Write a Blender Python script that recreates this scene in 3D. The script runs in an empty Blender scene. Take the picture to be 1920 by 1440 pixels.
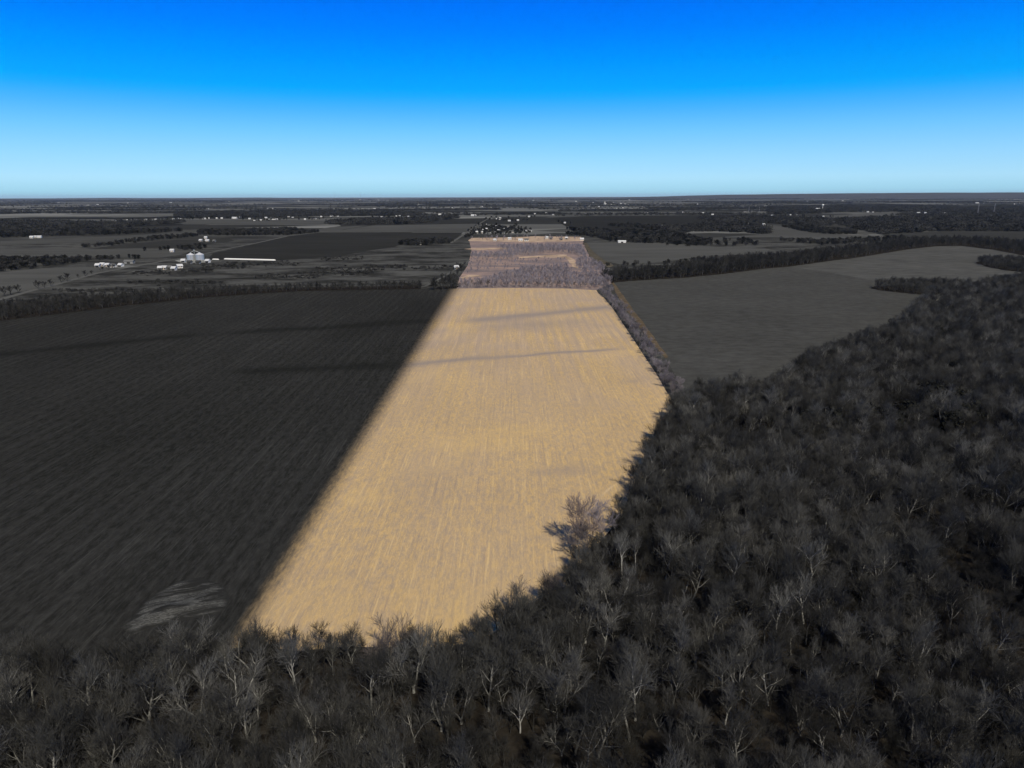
import bpy, math, random
import numpy as np
from mathutils import Vector, Matrix, Quaternion, noise as mn

S = bpy.context.scene
COL = S.collection
R = math.radians

# ------------------------------------------------------------------ camera
F = 1331.0                      # focal length in pixels of the 1920 wide photograph
CAM_H = 80.0
PITCH, ROLL = R(14.83), R(-0.15)
cam_d = bpy.data.cameras.new('camera')
cam_d.sensor_fit = 'HORIZONTAL'; cam_d.sensor_width = 36.0
cam_d.lens = 36.0 * F / 1920.0
cam_d.clip_start = 0.5; cam_d.clip_end = 150000.0
cam = bpy.data.objects.new('camera', cam_d); COL.objects.link(cam)
CM = Matrix.Rotation(R(90) - PITCH, 3, 'X') @ Matrix.Rotation(ROLL, 3, 'Z')
cam.matrix_world = Matrix.Translation((0, 0, CAM_H)) @ CM.to_4x4()
S.camera = cam

# ------------------------------------------------------------------ light
SUN_EL, SUN_AZ = R(44), R(160)      # azimuth to the right of the view direction (+Y)
w = bpy.data.worlds.new('World'); S.world = w; w.use_nodes = True
nt = w.node_tree; nt.nodes.clear()
wo = nt.nodes.new('ShaderNodeOutputWorld'); bg = nt.nodes.new('ShaderNodeBackground')
sky = nt.nodes.new('ShaderNodeTexSky'); sky.sky_type = 'NISHITA'; sky.sun_disc = False
sky.sun_elevation = SUN_EL; sky.sun_rotation = SUN_AZ
sky.air_density = 1.0; sky.dust_density = 0.0; sky.ozone_density = 3.0; sky.altitude = 80
tc = nt.nodes.new('ShaderNodeTexCoord'); sx = nt.nodes.new('ShaderNodeSeparateXYZ')
nt.links.new(tc.outputs['Generated'], sx.inputs[0])
ramp = nt.nodes.new('ShaderNodeValToRGB')
def _lin(c): return tuple((v / 255 / 12.92) if v < 10.3 else ((v / 255 + .055) / 1.055) ** 2.4 for v in c)
SKY = [(0.0, _lin((140, 188, 215))), (0.006, _lin((155, 208, 238))), (0.022, _lin((172, 221, 252))), (0.048, _lin((154, 214, 255))), (0.081, _lin((118, 200, 255))),
       (0.108, _lin((76, 182, 255))), (0.124, _lin((34, 173, 255))), (0.133, _lin((8, 170, 255))), (0.164, _lin((0, 155, 255))), (0.200, _lin((0, 134, 255))),
       (0.232, _lin((0, 120, 252))), (0.36, (.004, .125, .60)), (0.6, (.010, .085, .38)), (1.0, (.012, .06, .26))]
cr = ramp.color_ramp
cr.elements[0].position = SKY[0][0]; cr.elements[0].color = (*SKY[0][1], 1)
cr.elements[1].position = SKY[-1][0]; cr.elements[1].color = (*SKY[-1][1], 1)
for p, c in SKY[1:-1]:
    e = cr.elements.new(p); e.color = (*c, 1)
nt.links.new(sx.outputs['Z'], ramp.inputs[0])
def wmul(a, f, mul=True):
    m = nt.nodes.new('ShaderNodeVectorMath'); m.operation = 'SCALE' if not mul else 'MULTIPLY'
    nt.links.new(a, m.inputs[0])
    if mul: nt.links.new(f, m.inputs[1])
    else: m.inputs[3].default_value = f
    return m.outputs[0]
mx = nt.nodes.new('ShaderNodeMix'); mx.data_type = 'RGBA'; mx.inputs[0].default_value = 0.18
nt.links.new(wmul(ramp.outputs[0], 1 / 0.15, False), mx.inputs[6])
nt.links.new(wmul(sky.outputs[0], ramp.outputs[0]), mx.inputs[7])
nt.links.new(mx.outputs[2], bg.inputs[0]); bg.inputs[1].default_value = 0.15
nt.links.new(bg.outputs[0], wo.inputs[0])

sl = bpy.data.lights.new('sun', 'SUN'); sl.energy = 5.0; sl.angle = R(0.5); sl.color = (1.0, 0.91, 0.75)
sun = bpy.data.objects.new('sun', sl); COL.objects.link(sun)
sd = Vector((math.sin(SUN_AZ) * math.cos(SUN_EL), math.cos(SUN_AZ) * math.cos(SUN_EL), math.sin(SUN_EL)))
sun.rotation_euler = sd.to_track_quat('Z', 'Y').to_euler()
sun.location = (200, 100, 300)
S.view_settings.view_transform = 'Standard'
try: S.view_settings.look = 'None'
except Exception: pass
S.view_settings.exposure = 0.0; S.view_settings.gamma = 1.0
S.view_settings.use_curve_mapping = False
S.cycles.max_bounces = 4; S.cycles.diffuse_bounces = 2; S.cycles.volume_bounces = 0
S.cycles.volume_step_rate = 1.0

# ------------------------------------------------------------------ helpers
def at(u, v, z=0.0):
    """ground point (on height z) seen at photograph pixel u, v"""
    d = CM @ Vector(((u - 960) / F, -(v - 720) / F, -1.0))
    t = (z - CAM_H) / d.z
    return Vector((d.x * t, d.y * t, z))

def mesh_obj(name, verts, faces, mats, parent=None, midx=None, smooth=False):
    me = bpy.data.meshes.new(name); me.from_pydata([tuple(v) for v in verts], [], faces)
    for m in (mats if isinstance(mats, (list, tuple)) else [mats]): me.materials.append(m)
    if midx is not None: me.polygons.foreach_set('material_index', midx)
    if smooth: me.polygons.foreach_set('use_smooth', [True] * len(me.polygons))
    me.update()
    o = bpy.data.objects.new(name, me); COL.objects.link(o)
    if parent: o.parent = parent
    return o

def tag(o, label=None, cat=None, group=None, kind=None):
    if label: o['label'] = label
    if cat: o['category'] = cat
    if group: o['group'] = group
    if kind: o['kind'] = kind
    return o

def empty(name, loc, rz=0.0):
    o = bpy.data.objects.new(name, None); COL.objects.link(o)
    o.location = loc; o.rotation_euler = (0, 0, rz); o.empty_display_size = 1
    return o

# ---- materials
class NB:
    def __init__(s, name):
        s.m = bpy.data.materials.new(name); s.m.use_nodes = True
        s.t = s.m.node_tree; s.b = s.t.nodes['Principled BSDF']
        s.b.inputs['Roughness'].default_value = 0.9
        s.b.inputs['Specular IOR Level'].default_value = 0.0
        g = s.t.nodes.new('ShaderNodeNewGeometry'); s.pos = g.outputs['Position']
        x = s.t.nodes.new('ShaderNodeSeparateXYZ'); s.t.links.new(s.pos, x.inputs[0])
        s.x, s.y, s.z = x.outputs
    def _in(s, sock, v):
        if hasattr(v, 'is_output') or isinstance(v, bpy.types.NodeSocket): s.t.links.new(v, sock)
        else: sock.default_value = v
    def math(s, op, a, b=0.0, c=None, clamp=False):
        n = s.t.nodes.new('ShaderNodeMath'); n.operation = op; n.use_clamp = clamp
        s._in(n.inputs[0], a); s._in(n.inputs[1], b)
        if c is not None: s._in(n.inputs[2], c)
        return n.outputs[0]
    def vec(s, scale=(1, 1, 1), rot=0.0, src=None):
        n = s.t.nodes.new('ShaderNodeMapping'); n.inputs['Scale'].default_value = scale
        r = s.t.nodes.new('ShaderNodeMapping'); r.inputs['Rotation'].default_value = (0, 0, rot)
        s.t.links.new(src or s.pos, r.inputs[0]); s.t.links.new(r.outputs[0], n.inputs[0])
        return n.outputs[0]
    def noise(s, scale=(1, 1, 1), detail=3, rot=0.0, dist=0.0, rough=0.55, src=None):
        n = s.t.nodes.new('ShaderNodeTexNoise'); n.inputs['Scale'].default_value = 1.0
        n.inputs['Detail'].default_value = detail; n.inputs['Roughness'].default_value = rough
        n.inputs['Distortion'].default_value = dist
        s.t.links.new(s.vec(scale, rot, src), n.inputs['Vector'])
        return n.outputs[0]
    def ss(s, v, a, b):
        n = s.t.nodes.new('ShaderNodeMapRange'); n.interpolation_type = 'SMOOTHSTEP'
        s._in(n.inputs[0], v); n.inputs[1].default_value = a; n.inputs[2].default_value = b
        return n.outputs[0]
    def mix(s, f, a, b, mode='MIX'):
        n = s.t.nodes.new('ShaderNodeMix'); n.data_type = 'RGBA'; n.blend_type = mode
        s._in(n.inputs[0], f)
        for i, v in ((6, a), (7, b)):
            if isinstance(v, (tuple, list)): n.inputs[i].default_value = (*v[:3], 1)
            elif isinstance(v, float): n.inputs[i].default_value = (v, v, v, 1)
            else: s.t.links.new(v, n.inputs[i])
        return n.outputs[2]
    def scale(s, col, f):
        n = s.t.nodes.new('ShaderNodeVectorMath'); n.operation = 'SCALE'
        if isinstance(col, tuple): n.inputs[0].default_value = col
        else: s.t.links.new(col, n.inputs[0])
        s._in(n.inputs[3], f); return n.outputs[0]
    def band(s, p, q, wd, wob=None, amp=0.0, fade=10.0):
        """soft stripe (0..1) along the ground segment p-q"""
        d = Vector((q[0] - p[0], q[1] - p[1])); L = d.length; d /= L; n = Vector((-d.y, d.x))
        sd_ = s.math('SUBTRACT', s.math('ADD', s.math('MULTIPLY', s.x, n.x), s.math('MULTIPLY', s.y, n.y)), n.x * p[0] + n.y * p[1])
        if wob is not None: sd_ = s.math('ADD', sd_, s.math('MULTIPLY', s.math('SUBTRACT', wob, 0.5), amp))
        al = s.math('SUBTRACT', s.math('ADD', s.math('MULTIPLY', s.x, d.x), s.math('MULTIPLY', s.y, d.y)), d.x * p[0] + d.y * p[1])
        g = s.math('DIVIDE', sd_, wd); g = s.math('MULTIPLY', g, g)
        g = s.math('POWER', 2.718, s.math('MULTIPLY', g, -1.0))
        return s.math('MULTIPLY', g, s.math('MULTIPLY', s.ss(al, 0, fade), s.ss(al, L, L - fade)))
    def out(s, col, bump=None, bs=0.5, bd=0.2):
        s._in(s.b.inputs['Base Color'], (*col, 1) if isinstance(col, tuple) else col)
        if bump is not None:
            n = s.t.nodes.new('ShaderNodeBump'); n.inputs['Strength'].default_value = bs
            n.inputs['Distance'].default_value = bd
            s.t.links.new(bump, n.inputs['Height']); s.t.links.new(n.outputs[0], s.b.inputs['Normal'])
        return s.m

def G(v, tint=(1.005, 1.01, 0.875)):
    """neutral soil / grass grey of linear value v"""
    return (v * 0.78 * tint[0], v * 0.78 * tint[1], v * 0.78 * tint[2])

def flat(name, c, rough=0.8, metal=0.0, var=0.15, sc=0.6):
    n = NB(name); k = n.noise((sc,) * 3, 3)
    n.b.inputs['Specular IOR Level'].default_value = 0.3 if rough < .6 else 0.0
    n.b.inputs['Roughness'].default_value = rough; n.b.inputs['Metallic'].default_value = metal
    return n.out(n.scale(c, n.math('ADD', n.math('MULTIPLY', k, 2 * var), 1 - var)))

# ------------------------------------------------------------------ field materials
BT, BB = at(856, 541), at(452, 1200)      # line between bare soil and stubble
_d = Vector((BB.x - BT.x, BB.y - BT.y)).normalized(); _n = Vector((-_d.y, _d.x))
if _n.x < 0: _n = -_n
def field_material():
    n = NB('field_soil_and_stubble')
    wob = n.noise((0.03, 0.03, 1), 3)
    fine = n.noise((3.0, 0.7, 1), 5, rough=0.75)
    clod = n.noise((0.95, 0.24, 1), 5, rough=0.72)
    rows = n.noise((0.42, 0.016, 1), 4, rough=0.7, dist=0.15)
    rows2 = n.noise((0.24, 0.008, 1), 3, rough=0.6, dist=0.25)
    big = n.noise((0.02, 0.012, 1), 3)
    # golden stubble
    g = n.mix(n.ss(clod, 0.32, 0.68), (0.350, 0.272, 0.170), (0.55, 0.375, 0.150))
    g = n.mix(n.math('MULTIPLY', n.ss(fine, 0.45, 0.75), 0.55), g, (0.74, 0.51, 0.245))
    g = n.mix(n.math('MULTIPLY', n.ss(fine, 0.5, 0.25), 0.35), g, (0.26, 0.205, 0.15))
    fary = n.ss(n.y, 230, 430)
    pat = n.ss(n.noise((0.016, 0.010, 1), 4, rough=0.6, dist=0.5), 0.42, 0.62)
    g = n.mix(n.math('MULTIPLY', pat, n.math('ADD', 0.30, n.math('MULTIPLY', fary, 0.35))), g, (0.37, 0.29, 0.205))
    pat2 = n.ss(n.noise((0.028, 0.02, 1), 4, rough=0.6, src=n.vec((1, 1, 1), R(40))), 0.5, 0.7)
    g = n.mix(n.math('MULTIPLY', pat2, 0.35), g, (0.62, 0.43, 0.17))
    g = n.scale(g, n.math('ADD', 0.77, n.math('MULTIPLY', big, 0.26)))
    rr = n.math('MULTIPLY', n.ss(rows2, 0.40, 0.62), n.math('ADD', 0.08, n.math('MULTIPLY', fary, 0.34)))
    g = n.mix(rr, g, (0.36, 0.28, 0.21))
    r2 = n.math('MULTIPLY', n.ss(rows, 0.52, 0.70), n.math('ADD', 0.12, n.math('MULTIPLY', fary, 0.22)))
    g = n.mix(r2, g, (0.60, 0.42, 0.22))
    strk = n.noise((1.5, 0.030, 1), 4, rough=0.7, dist=0.05)
    wv_ = n.noise((0.012, 0.008, 1), 2)
    rowp = n.math('SINE', n.math('ADD', n.math('MULTIPLY', n.x, 1.12), n.math('MULTIPLY', wv_, 9.0)))
    rowp = n.math('MULTIPLY', n.ss(rowp, -0.2, 0.9), n.ss(n.noise((0.05, 0.010, 1), 3, rough=0.6), 0.35, 0.6))
    g = n.mix(n.math('MULTIPLY', rowp, n.math('ADD', 0.10, n.math('MULTIPLY', fary, 0.38))), g, (0.31, 0.245, 0.175))
    g = n.mix(n.math('MULTIPLY', n.ss(strk, 0.54, 0.70), 0.38), g, (0.70, 0.50, 0.22))
    g = n.mix(n.math('MULTIPLY', n.ss(strk, 0.46, 0.30), 0.6), g, (0.25, 0.195, 0.145))
    spk = n.noise((5.0, 3.0, 1), 3, rough=0.8)
    g = n.mix(n.math('MULTIPLY', n.ss(spk, 0.58, 0.72), 0.5), g, (0.85, 0.60, 0.22))
    # dark soil
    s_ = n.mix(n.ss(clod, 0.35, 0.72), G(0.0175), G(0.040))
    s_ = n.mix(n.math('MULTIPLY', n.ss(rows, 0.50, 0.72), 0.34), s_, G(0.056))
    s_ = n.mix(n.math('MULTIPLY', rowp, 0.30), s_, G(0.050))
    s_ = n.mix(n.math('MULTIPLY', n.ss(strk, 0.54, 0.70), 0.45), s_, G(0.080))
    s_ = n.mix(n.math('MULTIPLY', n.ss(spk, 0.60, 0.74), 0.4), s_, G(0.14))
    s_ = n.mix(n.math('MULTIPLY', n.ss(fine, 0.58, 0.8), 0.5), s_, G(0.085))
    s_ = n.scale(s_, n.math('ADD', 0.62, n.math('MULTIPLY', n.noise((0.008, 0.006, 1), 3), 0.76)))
    # damp swales crossing both crops
    def B(a, b, wd, amp=14): return n.band(at(*a), at(*b), wd, wob, amp, 25)
    b = B((845, 606), (1180, 572), 10)
    b = n.math('ADD', b, B((700, 688), (975, 666), 5.5)); b = n.math('ADD', b, B((900, 672), (1200, 651), 3.2))
    b = n.math('ADD', b, n.math('MULTIPLY', B((1130, 722), (1240, 706), 4), 0.7))
    b = n.math('ADD', b, n.math('MULTIPLY', B((930, 890), (1180, 872), 3.2), 0.6))
    b = n.math('ADD', b, n.math('MULTIPLY', B((860, 618), (1140, 600), 14), 0.45))
    b = n.math('MINIMUM', b, 1.0)
    g = n.mix(n.math('MULTIPLY', b, 0.80), g, (0.235, 0.20, 0.165))
    d = B((-150, 680), (420, 622), 8); d = n.math('ADD', d, B((380, 628), (860, 598), 8))
    d = n.math('ADD', d, B((380, 700), (800, 682), 7)); d = n.math('ADD', d, n.math('MULTIPLY', B((600, 645), (860, 560), 22), 0.5))
    d = n.math('MINIMUM', d, 1.0)
    s_ = n.mix(n.math('MULTIPLY', d, 0.6), s_, G(0.012))
    # headland wheel tracks near the right hand edge of the stubble
    for (a, c, wd) in (((1262, 745), (1222, 842), .5), ((1225, 835), (1165, 905), .45), ((1170, 900), (1120, 938), .4)):
        g = n.mix(n.math('MULTIPLY', n.band(at(*a), at(*c), wd, wob, 5, 8), 0.28), g, (0.74, 0.56, 0.33))
    # blend along the line
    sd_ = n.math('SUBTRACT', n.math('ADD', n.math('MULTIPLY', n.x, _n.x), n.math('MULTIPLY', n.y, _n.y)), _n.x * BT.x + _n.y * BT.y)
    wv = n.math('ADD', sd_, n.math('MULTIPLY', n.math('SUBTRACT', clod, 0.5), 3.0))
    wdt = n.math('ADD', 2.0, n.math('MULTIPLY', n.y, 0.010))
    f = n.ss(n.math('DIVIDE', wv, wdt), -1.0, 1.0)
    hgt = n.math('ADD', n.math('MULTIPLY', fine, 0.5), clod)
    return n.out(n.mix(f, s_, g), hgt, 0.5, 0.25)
FIELD = field_material()

def pasture(name, v, contrast=0.35, sx_=0.05, sy_=0.05, big=0.01, rot=0.0, tint=(1.005, 1.01, 0.875), light=None, lf=0.4):
    n = NB(name)
    a = n.noise((sx_, sy_, 1), 5, rot, rough=0.65); b = n.noise((big, big * 1.6, 1), 3)
    f = n.noise((sx_ * 9, sy_ * 9, 1), 3, rot)
    c = n.mix(n.ss(a, 0.3, 0.7), G(v * (1 - contrast), tint), G(v * (1 + contrast), tint))
    c = n.scale(c, n.math('ADD', 0.75, n.math('MULTIPLY', b, 0.5)))
    if light: c = n.mix(n.math('MULTIPLY', n.ss(f, 0.55, 0.8), lf), c, G(light, tint))
    return n.out(c, f, 0.4, 0.3)

def ground_material():
    n = NB('ground_farmland')
    # patchwork of small holdings, its cell size grows nowhere: plain world coordinates
    vo = n.t.nodes.new('ShaderNodeTexVoronoi'); vo.distance = 'CHEBYCHEV'; vo.inputs['Scale'].default_value = 1.0
    n.t.links.new(n.vec((1 / 420, 1 / 310, 1), R(4)), vo.inputs['Vector'])
    vc = n.t.nodes.new('ShaderNodeSeparateXYZ'); n.t.links.new(vo.outputs['Color'], vc.inputs[0])
    vo2 = n.t.nodes.new('ShaderNodeTexVoronoi'); vo2.distance = 'CHEBYCHEV'; vo2.inputs['Scale'].default_value = 1.0
    n.t.links.new(n.vec((1 / 1900, 1 / 1200, 1), R(-5)), vo2.inputs['Vector'])
    vd = n.t.nodes.new('ShaderNodeSeparateXYZ'); n.t.links.new(vo2.outputs['Color'], vd.inputs[0])
    c = n.mix(n.ss(vc.outputs[0], 0.2, 0.95), G(0.034), G(0.19))
    c = n.mix(n.ss(vd.outputs[0], 0.45, 0.5), c, n.scale(c, 0.62))
    rough = n.noise((0.012, 0.024, 1), 6, rough=0.75)
    near = n.mix(n.ss(rough, 0.40, 0.60), G(0.028), G(0.088))
    f2 = n.noise((0.07, 0.11, 1), 5, rough=0.75)
    near = n.mix(n.math('MULTIPLY', n.ss(f2, 0.52, 0.72), 0.6), near, G(0.15))
    near = n.mix(n.math('MULTIPLY', n.ss(f2, 0.45, 0.25), 0.5), near, G(0.022))
    wob = n.noise((0.02, 0.04, 1), 4, rough=0.7); bb = None
    for (a, e_, wd) in (((545, 517), (735, 507), 9), ((570, 505), (700, 500), 6), ((600, 512), (720, 512), 5), ((690, 501), (815, 504), 5), ((560, 484), (760, 473), 10), ((640, 478), (770, 470), 8), ((740, 492), (815, 489), 6),
                        ((400, 500), (520, 494), 8), ((340, 508), (460, 516), 7), ((380, 524), (560, 520), 5), ((220, 530), (420, 522), 7), ((470, 518), (560, 526), 4), ((360, 505), (410, 497), 6), ((830, 500), (870, 502), 4), ((160, 545), (330, 532), 4)):
        k_ = n.band(at(*a), at(*e_), wd, wob, 26, 20)
        bb = k_ if bb is None else n.math('MAXIMUM', bb, k_)
    near = n.mix(n.math('MULTIPLY', n.math('MULTIPLY', bb, n.ss(f2, 0.30, 0.55)), 0.85), near, G(0.020))
    c = n.mix(n.ss(n.y, 1250, 1700), near, c)
    big = n.noise((0.0009, 0.0022, 1), 4)
    c = n.scale(c, n.math('ADD', 0.55, n.math('MULTIPLY', big, 0.9)))
    return n.out(c)

# ------------------------------------------------------------------ ground sheets
def sheet(name, pts, z, mat, label=None, cut=0):
    vs = [Vector((p.x, p.y, z)) for p in pts]
    from mathutils.geometry import tessellate_polygon
    tris = tessellate_polygon([vs])
    o = mesh_obj(name, vs, [tuple(t) for t in tris], mat)
    for p in o.data.polygons:
        if p.normal.z < 0: p.flip()
    return tag(o, kind='structure', label=label)

def px(lst, z=0.0): return [at(u, v, z) for u, v in lst]
def wobble(pts, amp, step=8.0, seed=1, closed=True):
    out = []; N = len(pts)
    for i in range(N if closed else N - 1):
        a, b = pts[i], pts[(i + 1) % N]; k = max(1, int((b - a).length / step))
        for j in range(k):
            p = a.lerp(b, j / k)
            q = Vector((p.x / (step * 2.2), p.y / (step * 2.2), seed))
            if j or True:
                p = p + Vector((mn.noise(q), mn.noise(q + Vector((9, 4, 2))), 0)) * amp
            out.append(p)
    if not closed: out.append(pts[-1])
    return out

E = 56000.0
mesh_obj('ground', [(-E, -2000, 0), (E, -2000, 0), (E, E, 0), (-E, E, 0)], [(0, 1, 2, 3)], ground_material())
tag(bpy.data.objects['ground'], kind='structure')

FAR_EDGE = [(-500, 668), (-250, 640), (0, 602), (100, 590), (250, 572), (370, 559), (480, 551), (567, 546), (780, 542), (856, 541)]
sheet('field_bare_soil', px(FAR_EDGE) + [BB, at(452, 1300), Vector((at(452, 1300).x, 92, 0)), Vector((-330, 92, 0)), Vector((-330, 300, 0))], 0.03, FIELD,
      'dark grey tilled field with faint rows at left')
GOLD = px([(856, 541), (960, 540), (1060, 541), (1118, 544), (1122, 550), (1134, 560), (1150, 580), (1170, 610), (1190, 640), (1208, 668), (1230, 700), (1250, 735), (1262, 752)])
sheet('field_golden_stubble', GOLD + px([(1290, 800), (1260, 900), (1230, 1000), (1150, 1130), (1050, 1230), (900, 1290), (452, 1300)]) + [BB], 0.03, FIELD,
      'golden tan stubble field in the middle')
RF = pasture('field_grey_grass', 0.066, 0.20, 0.12, 0.22, 0.010, light=0.12, lf=0.5)
sheet('field_grey_grass', px([(1150, 530), (1180, 527), (1300, 520), (1380, 511), (1440, 503), (1480, 500), (1560, 512), (1640, 526), (1750, 560), (1700, 700), (1400, 760), (1290, 745), (1235, 650), (1200, 602)]), 0.03, RF,
      'grey grass field to the right of the hedgerow')
RF2 = pasture('field_pale_grass', 0.085, 0.22, 0.04, 0.12, 0.008, light=0.13, lf=0.4)
sheet('field_pale_grass', px([(1480, 500), (1560, 489), (1615, 482), (1700, 468), (1752, 462), (1802, 461), (1860, 468), (1920, 479), (2050, 500), (2000, 560), (1750, 560), (1640, 526), (1560, 512)]), 0.03, RF2,
      'paler grass field between the woods at right')
# margin of dry grass on the far side of the hedge
DRY = pasture('dry_grass', 0.09, 0.35, 0.2, 0.3, 0.02, tint=(1.3, 1.0, 0.62), light=0.24, lf=0.4)
sheet('grass_margin', wobble(px([(1146, 528), (1150, 528), (1168, 554), (1190, 584), (1218, 622), (1254, 670), (1248, 672), (1208, 625), (1178, 586), (1158, 556)]), 1.2, 12), 0.06, DRY, 'strip of dry tan grass beside the hedgerow')
OL = pasture('olive_grass', 0.085, 0.3, 0.1, 0.16, 0.02, tint=(1.15, 1.0, 0.7), light=0.2, lf=0.4)
sheet('grass_margin_far', wobble(px([(1093, 455), (1104, 455), (1125, 475), (1150, 498), (1140, 502), (1118, 492), (1106, 480)]), 3, 20), 0.06, OL, 'olive and tan strip beside the brush parcel')
BR = NB('brush_floor')
_a = BR.noise((0.012, 0.03, 1), 5, rough=0.7); _b = BR.noise((0.05, 0.14, 1), 4, rough=0.7)
_c = BR.mix(BR.ss(_a, 0.4, 0.62), (0.15, 0.125, 0.118), (0.28, 0.20, 0.155))
_c = BR.mix(BR.math('MULTIPLY', BR.ss(_b, 0.5, 0.72), 0.45), _c, (0.42, 0.30, 0.20))
BRUSHFLOOR = BR.out(_c)
PARCEL = px([(856, 541), (960, 540), (1060, 541), (1118, 544), (1150, 530), (1143, 516), (1112, 492), (1100, 470), (1093, 452), (1090, 448), (1000, 450), (880, 452), (884, 470), (878, 496), (862, 520)])
sheet('brush_parcel', PARCEL, 0.06, BRUSHFLOOR, 'reddish tan ground of the brush parcel')
STRAW = pasture('straw_grass', 0.33, 0.55, 0.05, 0.12, 0.02, tint=(1.35, 1.0, 0.66), light=0.5, lf=0.3)
sheet('yard_strip', wobble(px([(880, 452), (882, 446), (960, 445), (1000, 443), (1090, 444), (1094, 452), (1000, 454)]), 4, 25), 0.10, STRAW, 'tan strip of yards below the far houses')
sheet('clearing', wobble(px([(975, 482), (1030, 477.5), (1062, 478), (1072, 482), (1083, 494), (1090, 504), (1084, 505), (1071, 493), (1062, 483.5), (1020, 482), (975, 484.5)]), 9, 14, 3), 0.10, STRAW, 'pale tan clearing in the brush parcel')
sheet('clearing_near', wobble(px([(866, 520), (880, 515), (905, 517), (880, 521), (868, 524)]), 3, 20, 5), 0.10, STRAW, 'small pale clearing above the near brush')
sheet('clearing_top', wobble(px([(868, 467), (900, 465), (940, 465), (960, 463), (962, 466), (900, 469)]), 3, 25, 6), 0.10, STRAW, 'narrow pale opening at the top of the brush')

# patchwork fields further out
PM = {}
def fm(v):
    k = round(v, 3)
    if k not in PM: PM[k] = pasture('field_tone_%d' % int(k * 1000), v, 0.13, 0.008, 0.03, 0.003, light=v * 1.5, lf=0.25)
    return PM[k]
FIELDS = [
 (0.082, [(-150, 528), (0, 511), (80, 503), (160, 500), (236, 503), (180, 514), (100, 533), (0, 555), (-150, 592)], 'pale grass field beside the road at left'),
 (0.080, [(-150, 474), (0, 467), (110, 463), (170, 467), (340, 467), (360, 471), (335, 479), (300, 483), (0, 483), (-150, 490)], 'pale field left of the silos'),
 (0.030, [(400, 475), (480, 457), (540, 443), (600, 436), (868, 436), (845, 455), (760, 457), (735, 464), (690, 470), (640, 480), (560, 486), (520, 488), (388, 487)], 'wide dark field behind the white grain bag'),
 (0.078, [(620, 435.5), (660, 428), (700, 423), (905, 420), (884, 435.5)], 'pale strip field left of the straight road'),
 (0.031, [(630, 419), (700, 412), (800, 411), (915, 409), (902, 419.6), (700, 422.6), (640, 424)], 'dark field at the end of the straight road'),
 (0.076, [(330, 417), (345, 412), (480, 412), (640, 414), (640, 418), (600, 421), (345, 421)], 'pale field below the row of houses'),
 (0.036, [(150, 430), (250, 426), (345, 422), (470, 421.5), (600, 422), (480, 426), (390, 429), (300, 432), (200, 435)], 'dark strip field below the pale one'),
 (0.070, [(0, 452), (120, 447), (350, 436), (350, 441), (170, 455), (0, 460)], 'grey strip below the left wood'),
 (0.078, [(560, 437), (620, 426), (690, 422.8), (618, 434.5)], 'pale wedge field'),
 (0.036, [(170, 467), (230, 458), (330, 450), (430, 447), (440, 452), (340, 464)], 'dark wedge field'),
 (0.025, [(1035, 409), (1100, 405.5), (1240, 404.5), (1310, 404), (1360, 408), (1370, 418), (1330, 424), (1290, 436), (1220, 436), (1130, 430), (1060, 424)], 'dark field right of centre'),
 (0.075, [(1020, 408.5), (1060, 402), (1200, 399), (1290, 403.5), (1240, 404.3), (1100, 405.3)], 'pale strip behind the dark field'),
 (0.040, [(1160, 442), (1330, 437), (1440, 440), (1520, 444), (1440, 446), (1280, 446)], 'dark strip before the far right wood'),
 (0.082, [(1400, 426), (1440, 422), (1490, 425), (1525, 436), (1600, 441), (1720, 447), (1705, 450), (1560, 450), (1450, 445), (1330, 446), (1430, 440)], 'pale field before the far right wood'),
 (0.080, [(1520, 423), (1545, 424), (1640, 436), (1625, 441), (1560, 434)], 'narrow pale field'),
 (0.042, [(1650, 441), (1700, 436), (1800, 434), (2000, 435), (2100, 450), (1900, 452), (1720, 446)], 'dark field behind the far wood'),
 (0.080, [(1540, 404), (1650, 400), (1790, 401), (1800, 403), (1680, 408), (1545, 410)], 'pale field with farm houses at right'),
 (0.078, [(1560, 413), (1600, 409), (1680, 409), (1600, 415)], 'pale patch in the right woods'),
 (0.085, [(1100, 455), (1200, 455), (1240, 456), (1350, 463), (1440, 467), (1450, 476), (1330, 480), (1240, 492), (1170, 498), (1135, 490), (1110, 470)], 'grey pasture beyond the belt'),
 (0.050, [(900, 446), (900, 442), (1000, 440), (1040, 437), (1140, 440), (1090, 443), (1000, 442.5), (960, 445)], 'dark verge'),
 (0.075, [(1000, 433), (1060, 429), (1150, 438), (1080, 436)], 'pale paddock'),
]
for i, (v, poly, lab) in enumerate(FIELDS):
    sheet('field', px(poly), 0.12 + 0.012 * i, fm(v), lab)
PM['dry'] = DRY
TRK = pasture('gravel', 0.15, 0.2, 0.2, 0.2, 0.02)

def strip(name, pl, width, z, mat, label=None, parent=None):
    vs, fs = [], []
    for i, p in enumerate(pl):
        a = pl[max(0, i - 1)]; b = pl[min(len(pl) - 1, i + 1)]
        d = (b - a); n = Vector((-d.y, d.x, 0)).normalized() * width / 2
        vs += [Vector((p.x, p.y, z)) - n, Vector((p.x, p.y, z)) + n]
    for i in range(len(pl) - 1): fs.append((2 * i, 2 * i + 1, 2 * i + 3, 2 * i + 2))
    o = mesh_obj(name, vs, fs, mat)
    for p in o.data.polygons:
        if p.normal.z < 0: p.flip()
    return tag(o, kind='structure', label=label)
ROADM = flat('road_asphalt', G(0.11), 0.85)
ROADL = [(-200, 610), (0, 562), (60, 545), (100, 535), (180, 513), (250, 500), (300, 491), (345, 484)]
strip('road', px(ROADL), 6.5, 0.20, ROADM, 'pale country road curving in from the left')
strip('verge', [p + Vector((0.6, -5.6, 0)) for p in px(ROADL)], 4.0, 0.16, fm(0.022), 'dark ditch beside the left road')
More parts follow.
